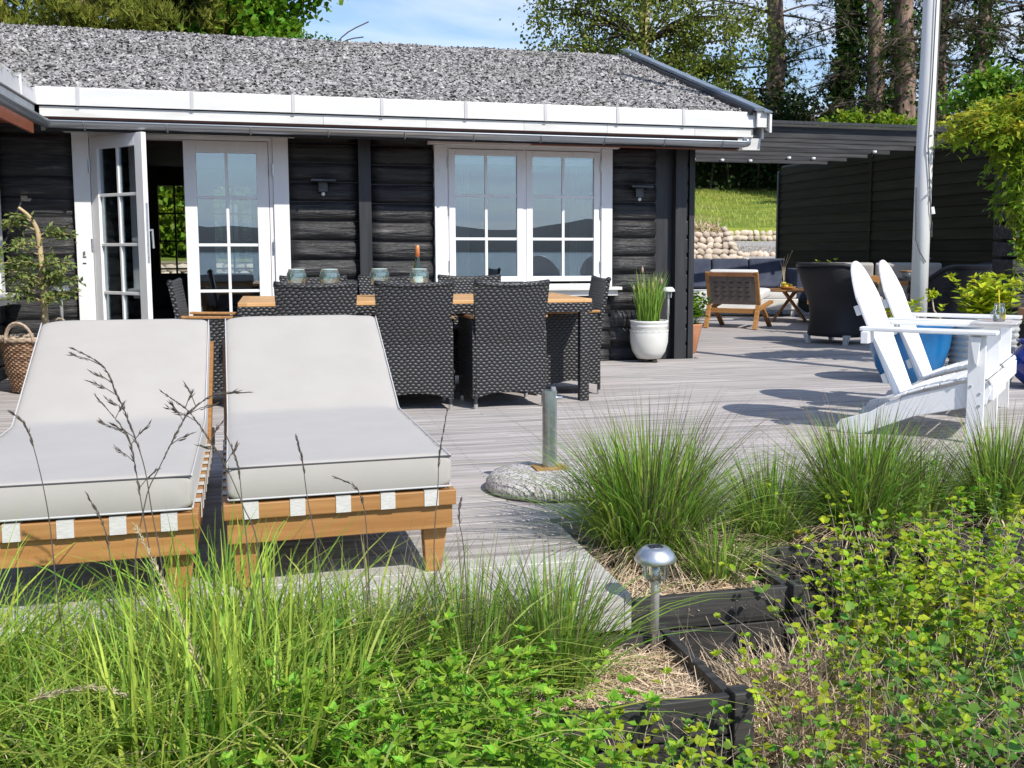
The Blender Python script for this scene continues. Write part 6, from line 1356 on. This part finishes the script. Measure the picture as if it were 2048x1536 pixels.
pine(18.9, 27.8, .24, 'pine trunk immediately right of the flagpole', 900, 5, nb=30, tufts=900, lean=(.5, 0))
pine(20.8, 28.2, .26, 'mossy pine near the right edge of the photo', 1800, 6, nb=32, tufts=800)
pine(22.8, 28.5, .26, 'pine cut by the right edge of the photo', 1200, 7, nb=34, tufts=800)
pine(19.6, 31.0, .22, 'farther pine seen between the flagpole and the mossy trunk', 900, 8, nb=26, tufts=600)
t = thing('leafy_bush', 'bright green leafy bush above the yellow climber at the right edge', 'bush', (0, 0, 0)); P = ttrunk(t, 12.2, 15.6, 0, 4, .08, m=BARKD)
pos, cc = clumped(11000, (12.6, 15.8, 3.55), (1.45, .9, .85), g, 70, .30); limbs(t, P, cc, g, BARKD, .03); leafmesh('crown', pos, L_BROAD, t, T_LEAF, .07, .13, g, 0, 1.3)
t = thing('leafy_bush', 'dark green ivy bush standing between the pine feet behind the pergola', 'bush', (0, 0, 0))
pos, cc = clumped(9000, (18.3, 26.6, 3.9), (4.2, .8, .6), g, 90, .36); leafmesh('crown', pos, L_IVY, t, T_LEAF, .10, .18, g, 0, 1.5)
b = MB(); [b.tube([(17.5 + k * .9, 26.7, 2.6), (17.5 + k * .9 + .2, 26.6, 4.2)], .03, 6) for k in range(-4, 5)]; b.build('stems', BARKD, t)
pos, cc = clumped(3500, (16.4, 26.2, 4.45), (2.2, .5, .35), g, 40, .25); leafmesh('sunlit_foliage', pos, L_CLIMB, t, T_LEAF, .09, .15, g, 0, 1.4)

# hedges beyond the lawn
def hedge(lab, x0, x1, y, d, z0, z1, n, m, seed, core=True):
    g = np.random.default_rng(seed); t = thing('hedge', lab, 'hedge', (0, 0, 0)); k = int(n / 90); cc = np.stack([g.uniform(x0, x1, k), g.uniform(y - d, y + d, k), g.uniform(z0, z1, k)], 1); cc[:, 2] += .25 * np.sin(cc[:, 0] * 1.7)
    pos = cc[g.integers(0, k, n)] + g.normal(size=(n, 3)) * .27; leafmesh('foliage', pos, m, t, T_LEAF, .10, .19, g, 0, 1.4)
    b = MB(); [b.tube([(x, y, z0 - .8), (x + g.normal(0, .2), y, (z0 + z1) / 2), (x + g.normal(0, .4), y, z1 - .2)], [.05, .04, .02], 5) for x in np.linspace(x0, x1, max(6, int((x1 - x0) / .8)))]; b.build('stems', BARKD, t)
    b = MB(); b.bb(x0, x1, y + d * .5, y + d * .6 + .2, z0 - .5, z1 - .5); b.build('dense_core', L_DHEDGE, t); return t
hedge('sunny light green hedge seen through the open garden door', -6.5, 4.5, 24.0, .7, 1.1, 3.7, 30000, L_HEDGE, 51)
hedge('dark hedge across the top of the lawn under the pergola roof', 7.5, 23, 32.0, 1.2, 3.1, 6.1, 26000, L_DHEDGE, 52)
# scattered lawn tufts
n = 9000; x = rg.uniform(7, 16, n); y = rg.uniform(22.2, 31, n); z = np.array([hz(a, c_) for a, c_ in zip(x, y)])
npmesh('lawn_blades', *ribbons(np.stack([x, y, z], 1), rg.uniform(0, 6.28, n), rg.uniform(.1, .8, n), rg.uniform(.05, .14, n), np.full(n, .012), 2, .2), G_YEL, None, kind='stuff')

litter('dry_bank_grass', 7.3, 9.8, 21.9, 22.9, lambda x, y: 1.0 + (y - 21.5) * .62 if y < 22.4 else 1.6, 2500, .08, .25, .8, .012, STRAW)
leafy('lime_shrub', 'lime yellow shrub continuing past the right edge of the photo', sp(150, 2.9, 4.6, 2.7, 3.4, -.42), .3, .6, L_SHRUB, T_ROUND, .032, 11, .7, TWIG, 'shrub', seed=71, start=.3)
litter('straw_litter', 3.0, 5.0, 2.0, 3.5, lambda x, y: -.43, 3000, .05, .17, .45, .0036)

n = 900; base, an = clumpbase(1.50, 2.78, -.42, .20, .22, n)
npmesh('dry_grass_clump', *ribbons(base, an + rg.normal(0, .9, n), rg.uniform(.2, 1.3, n), rg.uniform(.14, .36, n), rg.uniform(.003, .0055, n), 5, .5), STRAW, None, kind='stuff')
n = 500; base, an = clumpbase(1.85, 2.75, -.42, .30, .22, n)
npmesh('dry_grass_clump', *ribbons(base, an + rg.normal(0, .9, n), rg.uniform(.2, 1.3, n), rg.uniform(.14, .38, n), rg.uniform(.003, .005, n), 5, .5), STRAW, None, kind='stuff')
